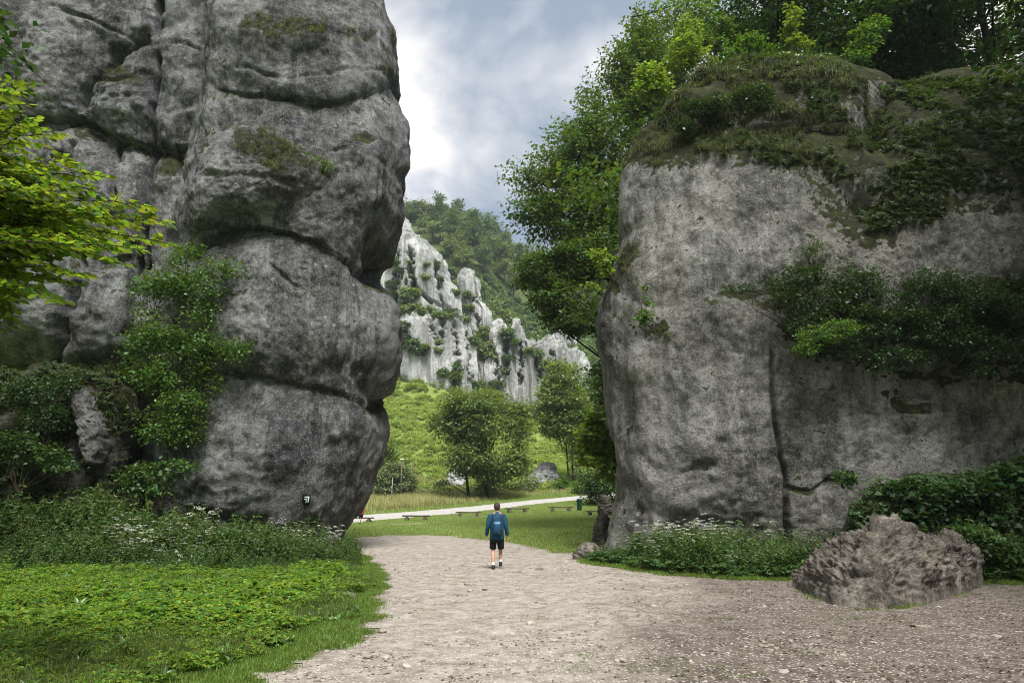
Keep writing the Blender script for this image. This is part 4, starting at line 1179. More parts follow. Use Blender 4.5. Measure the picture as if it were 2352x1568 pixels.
for i in np.nonzero(okk)[0][:130]:
    k = int(g.integers(4)); s = g.uniform(.7, 1.8)
    t = thing('slope_shrub', 'rounded green shrub on the scrubby slope between crag and wood', 'shrub', tuple(S3[i]), g.uniform(0, 6.28), 'shrubs on the scrub slope')
    t.scale = (s,) * 3
    obj('stems', SM[k][0], t); obj('foliage', SM[k][1], t)

# ---- wood on the terrace above the right wall
def tall_meshes(seed, h, rx, lmat, zlo=.30, n=800, lpc=19, leaf=.25):
    g_ = np.random.default_rng(seed)
    ells = []
    for k in range(16):
        a = g_.uniform(0, 6.28); f = g_.uniform(.25, .85); z = h * g_.uniform(zlo, .92)
        r = rx * g_.uniform(.28, .45)
        ells.append((np.array([math.cos(a) * rx * f, math.sin(a) * rx * f, z]), np.array([r, r, r * .55])))
    C, O = clusters(ells, n, g_, .4, .75, .5, seed)
    V, Fq = spray(C, O, lpc, leaf, .42, g_, flat=.35, up=1.1)
    tp = stem(Zr - np.array([0, 0, 1]), (g_.normal() * .5, g_.normal() * .5, h * .95), .26, .06, g_, bend=.3)
    paths = [tp] + limb_paths(ells, tp[0], g_, 1, .10)
    return wood_mesh('trunk', paths, M['bark_dark'], 8), mesh_from('crown', V, [Fq], [M[lmat]])
TM = [tall_meshes(601, 21, 5.2, 'leaf_dark'), tall_meshes(602, 23, 5.0, 'leaf_tree', .25), tall_meshes(603, 20, 5.5, 'leaf_dark', .22)]
terr = [(1500, 30.5, 1, 'leafy tree at the left end of the wood above the mossy cap'), (1640, 33, 2, 'tree of the upper wood right behind the mossy cap'), (1790, 31.5, 0, 'tree of the upper wood behind the tall bright sapling'),
        (1925, 30.5, 2, 'dark tree with forked trunk left of the notch in the upper rock'), (2085, 29.5, 0, 'dark trunked tree right of the notch in the upper rock'), (2172, 33, 1, 'thick dark tree in the upper right wood, second trunk from the right'),
        (2262, 28.8, 2, 'slim grey trunked tree nearest the top right corner'), (2390, 31, 0, 'tree at the right picture edge above the ivy'), (1720, 38, 1, 'farther tree in the upper wood behind the cap'), (2010, 37, 2, 'farther tree showing in the notch of the upper wood'), (2300, 39, 1, 'farthest tree in the top right wood'), (1570, 42, 0, 'far tree filling the wood edge above the left of the cap'), (1860, 43, 2, 'far tree in the middle of the upper wood'), (2140, 44, 0, 'far tree right of the notch in the upper wood'), (2420, 44, 2, 'far tree at the right end of the upper wood')]
for px, Y, k, lab in terr:
    x = (px - 1176) / F * Y / (cp - .40 * sp)
    t = thing('wood_tree', lab, 'tree', (x, Y, float(H(x, Y))), px * .37, 'trees of the wood above the right wall')
    t.scale = (1, 1, .84)
    obj('trunk', TM[k][0], t); obj('crown', TM[k][1], t)
side = [(19.0, 14.5, 1, 'tree added on the right valley side to shade the boulder'), (17.5, 8.0, 0, 'shade tree added on the right valley side near the viewer'), (22.5, 3.0, 2, 'shade tree added on the right slope behind the viewer'), (14.5, 2.0, 0, 'tree added just right of the viewer to shade the gravel'), (22.5, 11.5, 2, 'shade tree added higher up the right valley side'), (25.5, 16.5, 1, 'shade tree added on the right valley side close to the wall'), (20.5, 19.0, 0, 'shade tree added on the right valley side beside the overgrown bank'), (-16.5, 13.0, 2, 'shade tree added on the left valley side behind the beech boughs'), (-18.5, 4.0, 1, 'shade tree added on the left slope behind the viewer')]
for x_, y_, k, lab in side:  # trees outside the frame, added to shade the right side and the corners
    t = thing('wood_tree', lab, 'tree', (x_, y_, float(H(x_, y_))), x_, 'trees added for shade on the valley sides')
    obj('trunk', TM[k][0], t); obj('crown', TM[k][1], t)
def cap_sapling(label, items, Y, lmat, seed, n=60, leaf=.14, ratio=.6, root=None, cs=.14):
    b = at(root[0], root[1], Y)
    return plant('sapling', label, 'sapling', b, EL(b, items, Y, .8), n, 16, leaf, cs, lmat, seed, [stem(Zr - np.array([0, 0, .3]), rel(items[0][0], items[0][1], Y, b), .04, .012)], gap=0, ratio=ratio, bark='twig', limbs=2, r0=.02, wood_name='stem', crown_name='foliage')
cap_sapling('bright ash sapling on the left of the mossy cap', [(1580, 70, 24, 28), (1575, 110, 36, 22), (1610, 130, 34, 22), (1555, 140, 26, 18)], 26.3, 'leaf_bright', 41, 120, root=(1590, 165))
cap_sapling('yellow-green bush on the left slope of the mossy cap', [(1495, 170, 30, 22), (1520, 195, 26, 18), (1480, 205, 22, 18)], 25.6, 'leaf_bright', 42, 90, root=(1520, 225), ratio=.8)
cap_sapling('tall thin bright sapling standing on top of the mossy cap', [(1822, 30, 12, 22), (1818, 70, 20, 20), (1830, 105, 26, 16)], 25.5, 'leaf_bright', 43, 70, root=(1825, 140))
cap_sapling('round green sapling on the middle of the mossy cap', [(1720, 105, 34, 26), (1750, 125, 28, 18), (1690, 130, 28, 18)], 25.9, 'leaf_shrub', 44, 110, root=(1725, 140))
cap_sapling('leafy sapling beside the notch of the upper rock', [(1985, 90, 36, 26), (1970, 130, 34, 24), (2010, 60, 24, 22)], 26.0, 'leaf_shrub', 45, 130, root=(1985, 180))
cap_sapling('green sapling at the left foot of the cap wood', [(1650, 60, 28, 24), (1640, 105, 30, 22)], 26.8, 'leaf_tree', 46, 90, root=(1645, 150))
b = np.array([-13.6, 34.0, 14.0]); 
plant('tree', 'tree behind the top left corner of the left tower', 'tree', at(-30, 300, 36), EL(at(-30, 300, 36), [(-10, 60, 40, 70), (-30, 150, 40, 50), (10, 5, 30, 30)], 36), 160, 18, .25, .35, 'leaf_dark', 47, gap=.6)

# ---- shrubs on the rock faces
def rock_shrub(label, items, Y, lmat, seed, n, leaf=.085, cs=.13, root=None, name='shrub', lpc=18, limbs=2, **k):
    b = at(root[0], root[1], root[2] if len(root) > 2 else Y)
    return plant(name, label, 'shrub', b, EL(b, items, Y, .45), n, lpc, leaf, cs, lmat, seed, None, gap=k.pop('gap', .6), gapf=1.3, bark='twig', limbs=limbs, r0=.03, wood_name='stems', crown_name='foliage', shell=.3, **k)
rock_shrub('large green shrub climbing the crack at the left of the big tower', [(440, 595, 48, 24), (505, 618, 48, 18), (385, 650, 52, 34), (455, 660, 62, 34), (350, 715, 34, 22), (430, 720, 70, 36), (360, 770, 56, 30), (440, 790, 70, 36), (530, 800, 42, 20), (500, 820, 40, 22), (400, 850, 72, 34), (470, 870, 46, 30), (350, 880, 40, 22), (330, 660, 30, 24), (320, 800, 30, 26), (310, 850, 26, 20), (420, 930, 56, 30), (380, 985, 52, 30), (440, 990, 30, 30), (350, 940, 40, 22)], 24.0, 'leaf_shrub', 51, 1500, .105, .22, root=(420, 1090, 25.2), limbs=2, flat=.7, up=.8, gap=.8)
rock_shrub('broad leaved shrub at the dark foot of the climbing shrub', [(340, 1090, 44, 26), (410, 1080, 46, 26), (430, 1110, 30, 20), (300, 1110, 30, 20), (360, 1125, 50, 14)], 23.2, 'leaf_nettle', 52, 120, .13, .16, root=(370, 1160))
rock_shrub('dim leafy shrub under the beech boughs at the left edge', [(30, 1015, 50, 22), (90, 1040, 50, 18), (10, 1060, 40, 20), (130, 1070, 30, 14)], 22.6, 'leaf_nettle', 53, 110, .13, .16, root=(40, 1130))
rock_shrub('small fern-like shrub in the crack high on the left tower', [(178, 95, 24, 14), (185, 120, 18, 12), (165, 110, 14, 10)], 27.4, 'leaf_nettle', 54, 40, .11, .12, root=(190, 140))
rock_shrub('trailing plants on the shelf left of the upper cracks', [(130, 225, 40, 10), (110, 235, 40, 8)], 27.2, 'leaf_ivy', 55, 40, .10, .12, root=(130, 250))
rock_shrub('low leafy shrub on the grassy shelf of the left tower', [(740, 385, 26, 16), (720, 370, 18, 14), (640, 330, 30, 12), (690, 345, 24, 14)], 24.2, 'leaf_shrub', 56, 60, .08, .10, root=(720, 410))
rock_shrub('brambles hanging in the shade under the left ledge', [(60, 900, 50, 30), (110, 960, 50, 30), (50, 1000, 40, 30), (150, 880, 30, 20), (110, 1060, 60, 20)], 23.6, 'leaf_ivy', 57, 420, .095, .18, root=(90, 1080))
L_items = [(1700, 664, 40, 10), (1770, 650, 50, 16), (1850, 630, 60, 26), (1820, 690, 50, 30), (1900, 690, 70, 40), (1870, 750, 70, 34), (1960, 640, 60, 30), (1980, 740, 80, 44), (1930, 800, 60, 28)]
rock_shrub('wide shrub on the left half of the overgrown shelf of the right wall', L_items, 20.9, 'leaf_ivy', 61, 700, .085, .13, root=(1900, 800, 21.6), limbs=2)
rock_shrub('tangle of shrubs on the middle of the overgrown shelf', [(2050, 660, 70, 36), (2080, 740, 80, 46), (2060, 820, 80, 26), (2150, 650, 70, 36), (2170, 750, 80, 50)], 20.9, 'leaf_ivy', 62, 520, .085, .13, root=(2110, 820, 21.6))
rock_shrub('tangle of shrubs on the right end of the overgrown shelf', [(2250, 680, 70, 46), (2330, 720, 60, 60), (2250, 790, 80, 40), (2370, 820, 50, 40), (2260, 850, 40, 14)], 20.9, 'leaf_ivy', 63, 420, .085, .13, root=(2270, 820, 21.6))
rock_shrub('pale sprig shrub hanging over the lower edge of the shelf', [(1880, 770, 50, 20), (1930, 755, 44, 22), (1850, 800, 36, 16)], 20.2, 'leaf_shrub', 64, 120, .07, .09, root=(1920, 740, 21))
rock_shrub('thin climber with small leaves above the shelf of the right wall', [(1880, 580, 40, 24), (1860, 560, 30, 20), (1940, 600, 30, 18), (1840, 600, 24, 14)], 21.6, 'leaf_shrub', 65, 60, .06, .10, root=(1880, 650), gap=.3)
rock_shrub('ivy curtain under the notch of the upper rock', [(2060, 330, 50, 50), (2110, 290, 56, 40), (2100, 390, 60, 44), (2070, 440, 50, 34)], 22.6, 'leaf_ivy', 66, 330, .085, .12, root=(2080, 340, 23.4))
rock_shrub('leafy curtain of ivy at the upper right edge of the rock', [(2180, 300, 60, 40), (2260, 300, 60, 44), (2200, 380, 70, 46), (2300, 380, 60, 60), (2160, 450, 50, 30), (2260, 450, 60, 30)], 22.4, 'leaf_ivy', 67, 480, .085, .12, root=(2230, 360, 23.4))
rock_shrub('shrub with maple-like leaves on the bank behind the boulder', [(2070, 1130, 50, 20), (2140, 1150, 60, 26), (2100, 1190, 60, 24)], 18.9, 'leaf_dark', 68, 200, .13, .15, root=(2110, 1230), ratio=.9)
rock_shrub('green shrub at the right edge behind the boulder', [(2240, 1130, 56, 24), (2320, 1110, 46, 28), (2260, 1185, 64, 34), (2340, 1190, 44, 42)], 18.5, 'leaf_dark', 69, 330, .13, .15, root=(2280, 1250), ratio=.9)
rock_shrub('bright low shrub between the boulder and the right edge', [(2290, 1250, 60, 36), (2330, 1300, 40, 26), (2230, 1230, 40, 20)], 16.4, 'leaf_nettle', 70, 220, .10, .13, root=(2300, 1310))
rock_shrub('small plant on the knob of the right wall above the boulder', [(1945, 1095, 20, 10), (1935, 1105, 14, 8)], 20.4, 'leaf_nettle', 71, 24, .11, .09, root=(1945, 1115))

for lab, items, sd, rt_ in [('dark shrub on the left brow of the mossy cap', [(1600, 250, 40, 16), (1640, 235, 34, 14), (1575, 290, 26, 14)], 81, (1610, 280)), ('dark shrub in the middle of the mossy cap', [(1730, 215, 46, 18), (1770, 240, 36, 14), (1700, 250, 30, 14)], 82, (1730, 260)), ('creeping shrub right of the middle of the cap', [(1880, 230, 44, 18), (1850, 255, 36, 14), (1920, 270, 36, 18)], 83, (1880, 270)), ('creeper along the lower moss edge of the cap', [(1780, 335, 50, 12), (1850, 350, 44, 14), (1700, 330, 40, 10)], 84, (1790, 350))]:
    rock_shrub(lab, items, 22.7, 'leaf_ivy', sd, 170, .09, .13, root=(rt_[0], rt_[1], 23.2))

# ---- beech boughs in the foreground left
def beech():
    g_ = np.random.default_rng(88)
    base = np.array([-7.6, 6.3, 0]); base[2] = float(H(base[0], base[1]))
    t = thing('beech_tree', 'near beech tree whose bright leafy boughs hang in from the left edge', 'tree', tuple(base))
    paths = [stem(Zr, (.2, .3, 7.5), .20, .12, g_)]
    LP, LT, LN = [], [], []
    # boughs: (start px, py, end px, py, depth) ; twigs fan out to both sides in a flat spray
    boughs = [(-70, 330, 55, 190, 5.9), (-70, 380, 120, 300, 5.8), (-70, 420, 170, 370, 5.7), (-80, 450, 240, 405, 5.9), (-80, 500, 330, 470, 6.0), (-80, 540, 395, 515, 6.1), (-80, 560, 400, 560, 5.9), (-80, 600, 330, 575, 5.7), (-80, 560, 270, 605, 5.6), (-80, 620, 190, 640, 5.8), (-80, 640, 130, 690, 5.7), (-80, 660, 30, 745, 5.6), (-80, 400, 60, 260, 5.6), (-80, 470, 140, 440, 5.5), (-80, 520, 220, 530, 6.3), (-80, 580, 110, 590, 6.3), (-80, 430, 90, 380, 6.3), (-80, 500, 300, 520, 6.4)]
    extra = []
    for (sx, sy, ex, ey, Y) in boughs:
        for q in range(2):
            f = g_.uniform(.45, .95)
            extra.append((sx, sy + g_.uniform(-50, 60), sx + (ex - sx) * f, sy + (ey - sy) * f + g_.uniform(-45, 70), Y + g_.uniform(-.5, .7)))
    for sx, sy, ex, ey, Y in boughs + extra:
        a = at(sx, sy, Y + .2) - base; b_ = at(ex, ey, Y - .2 + g_.normal() * .15) - base
        n = 12
        s = np.linspace(0, 1, n)[:, None]
        L = np.linalg.norm(b_ - a)
        P = a * (1 - s) + b_ * s + np.array([0, 0, .10 * L]) * s * (1 - s) * 2 + g_.normal(size=(n, 3)) * .01
        paths.append((P, np.linspace(.014, .003, n)))
        root = paths[0][0][3]
        paths.append((np.stack([root, (root + a) / 2 + np.array([0, 0, .2]), a]), np.linspace(.05, .014, 3)))
        d = unit(b_ - a)
        side = unit(np.cross(d, np.array([0, 0, 1.0])))
        nt = int(max(6, L / .085))
        for k in range(nt):
            f = (k + .5) / nt
            p = np.array([np.interp(f, s[:, 0], P[:, q]) for q in range(3)])
            sg = 1 if k % 2 else -1
            tl = (.10 + .30 * (1 - f) * g_.uniform(.5, 1.1)) * min(1, L)
            td = unit(d * g_.uniform(.5, 1.0) + side * sg * g_.uniform(.6, 1.1) + np.array([0, 0, g_.uniform(-.25, .2)]))
            e = p + td * tl
            paths.append((np.stack([p, (p + e) / 2, e]), np.array([.004, .003, .002])))
            nl = int(3 + tl / .045)
            for q in range(nl):
                ff = (q + .6) / nl
                lp = p + (e - p) * ff
                ls = unit(np.cross(td, np.array([0, 0, 1.0]))) * (1 if q % 2 else -1)
                lt_ = unit(td * .8 + ls * g_.uniform(.5, 1.1) + np.array([0, 0, g_.uniform(-.35, .1)])) if q < nl - 1 else td
                LP.append(lp); LT.append(lt_); LN.append(unit(np.array([0, 0, 1.0]) + g_.normal(size=3) * .55))
    LP, LT, LN = np.array(LP), np.array(LT), np.array(LN)
    L = g_.normal(.078, .012, len(LP)).clip(.045, .11)
    V, Fq = leaf_geo(LP, LT, LN, L, L * .68, .10, .12, True)
    obj('trunk', wood_mesh('trunk', paths, M['bark'], 8), t)
    # rest of the crown above and outside the picture
    ells = [(np.array([-.3, .2, 8.2]), np.array([1.6, 1.8, 1.2])), (np.array([-1.2, -.6, 6.6]), np.array([1.4, 1.6, 1.0])), (np.array([-1.2, .6, 5.0]), np.array([1.1, 1.3, 1.0]))]
    C, O = clusters(ells, 160, g_, .3)
    V2, F2 = spray(C, O, 16, .085, .16, g_, flat=.3, up=1.2)
    obj('crown', mesh_from('crown', np.vstack([V, V2]), [np.vstack([Fq, F2 + len(V)])], [M['leaf_beech']]), t)
beech()

# ------------------------------------------------------------------ scattered ground cover (uncountable)
PROTO = {}
def proto_coll(name, meshes):
    c = bpy.data.collections.new(name)
    for i, me in enumerate(meshes):
        o = bpy.data.objects.new('%s_%02d' % (name, i), me)
        c.objects.link(o)
    return c

def gn_group(coll):
    ng = bpy.data.node_groups.new('scatter_' + coll.name, 'GeometryNodeTree')
    ng.interface.new_socket('Geometry', in_out='INPUT', socket_type='NodeSocketGeometry')
    ng.interface.new_socket('Geometry', in_out='OUTPUT', socket_type='NodeSocketGeometry')
    gi = ng.nodes.new('NodeGroupInput'); go = ng.nodes.new('NodeGroupOutput')
    ci = ng.nodes.new('GeometryNodeCollectionInfo'); ci.inputs[0].default_value = coll
    ci.inputs['Separate Children'].default_value = True; ci.inputs['Reset Children'].default_value = True
    ip = ng.nodes.new('GeometryNodeInstanceOnPoints'); ip.inputs['Pick Instance'].default_value = True
    def na(nm, ty):
        n = ng.nodes.new('GeometryNodeInputNamedAttribute'); n.data_type = ty; n.inputs[0].default_value = nm
        return n.outputs[0]
    ng.links.new(gi.outputs[0], ip.inputs['Points']); ng.links.new(ci.outputs[0], ip.inputs['Instance'])
    ng.links.new(na('idx', 'INT'), ip.inputs['Instance Index'])
    ng.links.new(na('rot', 'FLOAT_VECTOR'), ip.inputs['Rotation'])
    ng.links.new(na('scl', 'FLOAT'), ip.inputs['Scale'])
    ng.links.new(ip.outputs[0], go.inputs[0])
    return ng

def scatter(name, label, P, rot, scl, idx, coll, cat='plants'):
    me = bpy.data.meshes.new(name)
    me.vertices.add(len(P)); me.vertices.foreach_set('co', np.asarray(P, np.float32).ravel())
    a = me.attributes.new('rot', 'FLOAT_VECTOR', 'POINT'); a.data.foreach_set('vector', np.asarray(rot, np.float32).ravel())
    a = me.attributes.new('scl', 'FLOAT', 'POINT'); a.data.foreach_set('value', np.asarray(scl, np.float32))
    a = me.attributes.new('idx', 'INT', 'POINT'); a.data.foreach_set('value', np.asarray(idx, np.int32))
    o = obj(name, me)
    md = o.modifiers.new('scatter', 'NODES')
    if coll.name not in PROTO:
        PROTO[coll.name] = gn_group(coll)
    md.node_group = PROTO[coll.name]
    return tag(o, label, cat, kind='stuff')

def grass_proto(seed, n, h, spread, w, mats, lean=.5, mi=None, arc=.35):
    g_ = np.random.default_rng(seed)
    b = np.stack([g_.normal(size=n) * spread, g_.normal(size=n) * spread, np.zeros(n)], -1)
    a = g_.uniform(0, 6.28, n); d = np.stack([np.cos(a), np.sin(a), np.zeros(n)], -1)
    hh = h * g_.uniform(.5, 1.15, n); ln = lean * g_.uniform(.2, 1.0, n)
    t1 = b + d * (hh * ln * .4)[:, None] + np.stack([0 * hh, 0 * hh, hh * .6], -1)
    t2 = b + d * (hh * ln)[:, None] + np.stack([0 * hh, 0 * hh, hh * (1 - arc * ln)], -1)
    s = np.stack([-np.sin(a), np.cos(a), np.zeros(n)], -1) * w / 2
    V = np.stack([b - s, b + s, t1 + s * .8, t1 - s * .8, t2], 1).reshape(-1, 3)
    i = np.arange(n)[:, None] * 5
    mm = None if mi is None else np.r_[np.asarray(mi), np.asarray(mi)]
    return mesh_from('tuft', V, [i + np.array([[0, 1, 2, 3]]), i + np.array([[3, 2, 4]])], mats, mm)

def herb_proto(seed, kind, lm=None):
    g_ = np.random.default_rng(seed)
    C, T, N, L, W, mi = [], [], [], [], [], []
    stems = MB()
    if kind == 'goutweed':            # flat trifoliate leaves on thin stalks
        for k in range(7):
            p = np.array([g_.normal() * .10, g_.normal() * .10, g_.uniform(.12, .26)])
            stems.tube([(p[0] * .4, p[1] * .4, 0), tuple(p * np.array([.8, .8, .6])), tuple(p)], [.003, .0025, .002], 3, cap=False)
            a0 = g_.uniform(0, 6.28)
            for j in range(3):
                a = a0 + (j - 1) * 1.25
                dd = np.array([math.cos(a), math.sin(a), .05])
                for q in (-.75, 0, .75):
                    C.append(p + dd * .035); T.append(np.array([math.cos(a + q), math.sin(a + q), g_.uniform(-.25, .15)])); N.append(unit(np.array([0, 0, 1]) + g_.normal(size=3) * .25)); L.append(g_.uniform(.05, .085)); W.append(.55)
        m = 'leaf_herb'
    elif kind == 'plantain':
        for k in range(9):
            a = g_.uniform(0, 6.28)
            C.append(np.array([g_.normal() * .02, g_.normal() * .02, .01])); T.append(np.array([math.cos(a), math.sin(a), g_.uniform(.25, .9)])); N.append(unit(np.array([-.3 * math.cos(a), -.3 * math.sin(a), 1]))); L.append(g_.uniform(.10, .19)); W.append(.48)
        for k in range(2):
            x, y = g_.normal(size=2) * .03
            stems.tube([(0, 0, 0), (x, y, .12), (x * 1.4, y * 1.4, g_.uniform(.18, .30))], [.003, .0025, .004], 3, cap=False)
        m = 'leaf_herb2'
    elif kind == 'nettle' or kind == 'umbel':
        hgt = .75 if kind == 'nettle' else .85
        for k in range(4):
            x, y = g_.normal(size=2) * .13
            h = hgt * g_.uniform(.6, 1.1)
            stems.tube([(x * .6, y * .6, 0), (x * .9, y * .9, h * .5), (x * 1.2, y * 1.2, h)], [.006, .005, .003], 3, cap=False)
            for z in np.arange(.15, 1.0, .11):
                a0 = g_.uniform(0, 6.28)
                for j in range(3):
                    a = a0 + j * 2.1
                    f = .6 + .6 * z
                    C.append(np.array([x * f, y * f, h * z])); T.append(np.array([math.cos(a), math.sin(a), g_.uniform(-.35, .25)])); N.append(unit(np.array([0, 0, 1]) + g_.normal(size=3) * .3)); L.append(g_.uniform(.07, .14) * (1.15 - .5 * z)); W.append(.45)
        m = 'leaf_nettle'
    elif kind == 'dock':
        for k in range(7):
            a = g_.uniform(0, 6.28)
            C.append(np.array([g_.normal() * .02, g_.normal() * .02, .03])); T.append(np.array([math.cos(a), math.sin(a), g_.uniform(.5, 1.4)])); N.append(unit(np.array([-.6 * math.cos(a), -.6 * math.sin(a), .8]))); L.append(g_.uniform(.22, .38)); W.append(.33)
        stems.tube([(0, 0, 0), (.01, 0, .2)], [.005, .004], 3, cap=False)
        m = 'leaf_herb2'
    C, T, N, L, W = map(np.array, (C, T, N, L, W))
    V, Fq = leaf_geo(C, T, N, L, L * W, .16, .22, True)
    mats = [M[lm or m], M['stem'], M['umbel']]
    sv = np.concatenate(stems.V); sf = np.concatenate(stems.F4)
    Vs = [V, sv]; Fs = [Fq, sf + len(V)]; ms = [0, 1]
    if kind == 'umbel':
        nv = len(V) + len(sv)
        UC, UT, UN, UL = [], [], [], []
        for k in range(6):
            c = np.array([g_.normal() * .14, g_.normal() * .14, hgt * g_.uniform(.85, 1.12)])
            for q in range(34):
                r_ = .065 * math.sqrt(g_.random()); a = g_.uniform(0, 6.28)
                UC.append(c + np.array([r_ * math.cos(a), r_ * math.sin(a), -r_ * r_ * 3])); UT.append(rdir(1, g_)[0] * np.array([1, 1, .2])); UN.append(np.array([0, 0, 1.0]) + g_.normal(size=3) * .3); UL.append(g_.uniform(.012, .022))
        V3, F3_ = leaf_geo(np.array(UC), np.array(UT), np.array(UN), np.array(UL), np.array(UL), 0, 0)
        Vs.append(V3); Fs.append(F3_ + nv); ms.append(2)
    return mesh_from(kind, np.vstack(Vs), Fs, mats, ms)

def rots(n, g_, tilt=.12):
    return np.stack([g_.normal(size=n) * tilt, g_.normal(size=n) * tilt, g_.uniform(0, 6.28, n)], -1)

LAWN = proto_coll('lawn_tuft', [grass_proto(i, 26, .075, .075, .006, [M['grass']], .9) for i in range(4)])
MEADOW = proto_coll('meadow_tuft', [grass_proto(20 + i, 34, .11, .17, .014, [M['grass_meadow'], M['grass_dry']], .9, mi=(np.random.default_rng(i).random(34) < .12).astype(int)) for i in range(4)])
TALL = proto_coll('tall_tuft', [grass_proto(40 + i, 46, .85, .20, .020, [M['grass_meadow'], M['grass_dry']], .45, mi=(np.random.default_rng(i).random(46) < (.38 + .16 * (i % 3))).astype(int)) for i in range(5)])
HANG = proto_coll('hanging_tuft', [grass_proto(60 + i, 34, .36, .05, .010, [M['grass_tuft'], M['grass']], 1.5, mi=(np.random.default_rng(i).random(34) < .25).astype(int), arc=.95) for i in range(4)])
HERB = proto_coll('herb', [herb_proto(80 + i, 'goutweed') for i in range(4)])
HERB2 = proto_coll('shade_herb', [herb_proto(280 + i, 'goutweed', 'leaf_nettle') for i in range(4)])
CAPH = proto_coll('cap_herb', [herb_proto(180 + i, 'goutweed', 'leaf_cap') for i in range(3)] + [herb_proto(190, 'plantain', 'leaf_cap')])
LOWB = proto_coll('rosette', [herb_proto(90 + i, 'plantain') for i in range(4)] + [herb_proto(95, 'dock')])
TALLH = proto_coll('tall_herb', [herb_proto(100, 'nettle'), herb_proto(101, 'nettle'), herb_proto(102, 'umbel'), herb_proto(103, 'nettle'), herb_proto(104, 'umbel')])
SLOPE = proto_coll('slope_scrub', [shrub_mesh(700 + i, 'slope_leaf', .34)[1] for i in range(3)])
SCRUB = proto_coll('far_scrub_bush', [shrub_mesh(720 + i, 'leaf_far' if i else 'leaf_far2', .45)[1] for i in range(3)])
GRAV = proto_coll('pebble', STONES)

g = np.random.default_rng(123)
def ground_pts(n, x0, x1, y0, y1, powr=1.0):
    x = g.uniform(x0, x1, n); y = y0 + (y1 - y0) * g.random(n) ** powr
    return x, y
def gnoise(x, y, f, seed):
    return fbm(np.stack([x * f, y * f, np.zeros(len(x))], -1), 3, seed)
def on_ground(x, y, dz=0.0):
    return np.stack([x, y, H(x, y) + dz], -1)

# left verge: broad leaf rosettes and goutweed, grass towards the path, tall herbs by the rock
x, y = ground_pts(120000, -14.5, -.5, 6.0, 26.5, 1.35)
dsd = sdf(x, y, GRAVEL) + .5 * gnoise(x, y, .9, 21)
qx, qy = project(on_ground(x, y))
tower_d = y - (23.6 + .12 * np.clip(-x - 6, 0, 8))                 # foot of the left tower
vis = (qx > -60) & (qx < 960) & (qy < 1640)
zone = gnoise(x, y, .45, 61)
fine_z = gnoise(x, y, 1.6, 62)
herb = vis & (dsd > .8 + .7 * zone + .4 * fine_z) & (tower_d < .4)
tall_line = 18.6 + .75 * np.clip(x + 8.5, 0, 9) + 1.5 * zone + .8 * fine_z
tallness = sstep(-2.5, 2.2, y - tall_line)
is_tall = herb & (g.random(len(x)) < tallness)
p_rose = np.clip(.12 + .75 * sstep(3.6, 1.0, dsd + 1.5 * zone) + .35 * sstep(11.5, 8.0, y + 2.0 * zone), 0, .85)
rose = herb & ~is_tall & (g.random(len(x)) < p_rose)
gout = herb & ~is_tall & ~rose
def take(mask, n):
    i = np.nonzero(mask)[0]
    return g.permutation(i)[:n]
hs = 1.05 + .7 * zone + .7 * fine_z
i = take(gout, 26000); scatter('goutweed_cover', 'bright green leafy ground cover left of the path', on_ground(x[i], y[i]), rots(len(i), g, .18), (g.uniform(.38, .78, len(i)) * hs[i]).clip(.28, 1.3), g.integers(0, 4, len(i)), HERB)
i = take(rose, 6500); scatter('broadleaf_cover', 'broad shiny leaves growing low in the bottom left corner', on_ground(x[i], y[i]), rots(len(i), g, .18), g.uniform(.45, .95, len(i)), np.where(g.random(len(i)) < .015, 4, g.integers(0, 4, len(i))), LOWB)
i = take(gout & (fine_z + .6 * zone > .15), 900); scatter('verge_weeds', 'taller weeds and seed stalks poking out of the ground cover', on_ground(x[i], y[i]), rots(len(i), g, .2), g.uniform(.28, .55, len(i)), np.array([0, 1, 3])[g.integers(0, 3, len(i))], TALLH)
i = take(gout, 2600); scatter('verge_blades', 'grass blades mixed into the ground cover', on_ground(x[i], y[i], .05), rots(len(i), g, .2), g.uniform(.9, 1.7, len(i)), g.integers(0, 4, len(i)), LAWN)
i = take(gout & (g.random(len(x)) < .02), 40); scatter('dock_cover', 'scattered larger dock leaves among the ground cover', on_ground(x[i], y[i], .05), rots(len(i), g), g.uniform(.7, 1.0, len(i)), np.full(len(i), 4), LOWB)
i = take(is_tall, 3400); k = np.where((x[i] > -11) & (g.random(len(i)) < .06 * (1 + np.sign(zone[i]))), np.where(g.random(len(i)) < .5, 2, 4), np.array([0, 1, 3])[g.integers(0, 3, len(i))])
scatter('tall_herbs', 'dark tall herbs with white flower umbels along the foot of the left tower', on_ground(x[i], y[i]), rots(len(i), g, .15), g.uniform(.55, 1.2, len(i)) * (.45 + .6 * tallness[i]) * (1.0 + .9 * fine_z[i]).clip(.5, 1.5) * np.interp(x[i], [-14, -8, -5], [1.35, 1.1, .8]), k, TALLH)
gr = vis & (dsd > .05 + .25 * gnoise(x, y, 2.2, 8)) & (dsd < 2.4 + 1.2 * zone) & (tower_d < 1.0)
i = take(gr, 13000); scatter('verge_grass', 'short grass along the left path edge', on_ground(x[i], y[i]), rots(len(i), g), g.uniform(.5, 1.1, len(i)), g.integers(0, 4, len(i)), LAWN)
# behind the tower foot and under it
x, y = ground_pts(9000, -8.5, -4.5, 22, 33)
qx, qy = project(on_ground(x, y)); dsd = sdf(x, y, GRAVEL) + .3 * gnoise(x, y, 1.1, 2)
i = take((dsd > .1) & (qx > 740) & (qx < 900), 2600); scatter('corner_grass', 'small patch of grass at the tip of the left tower', on_ground(x[i], y[i]), rots(len(i), g), g.uniform(.8, 1.6, len(i)), g.integers(0, 4, len(i)), LAWN)

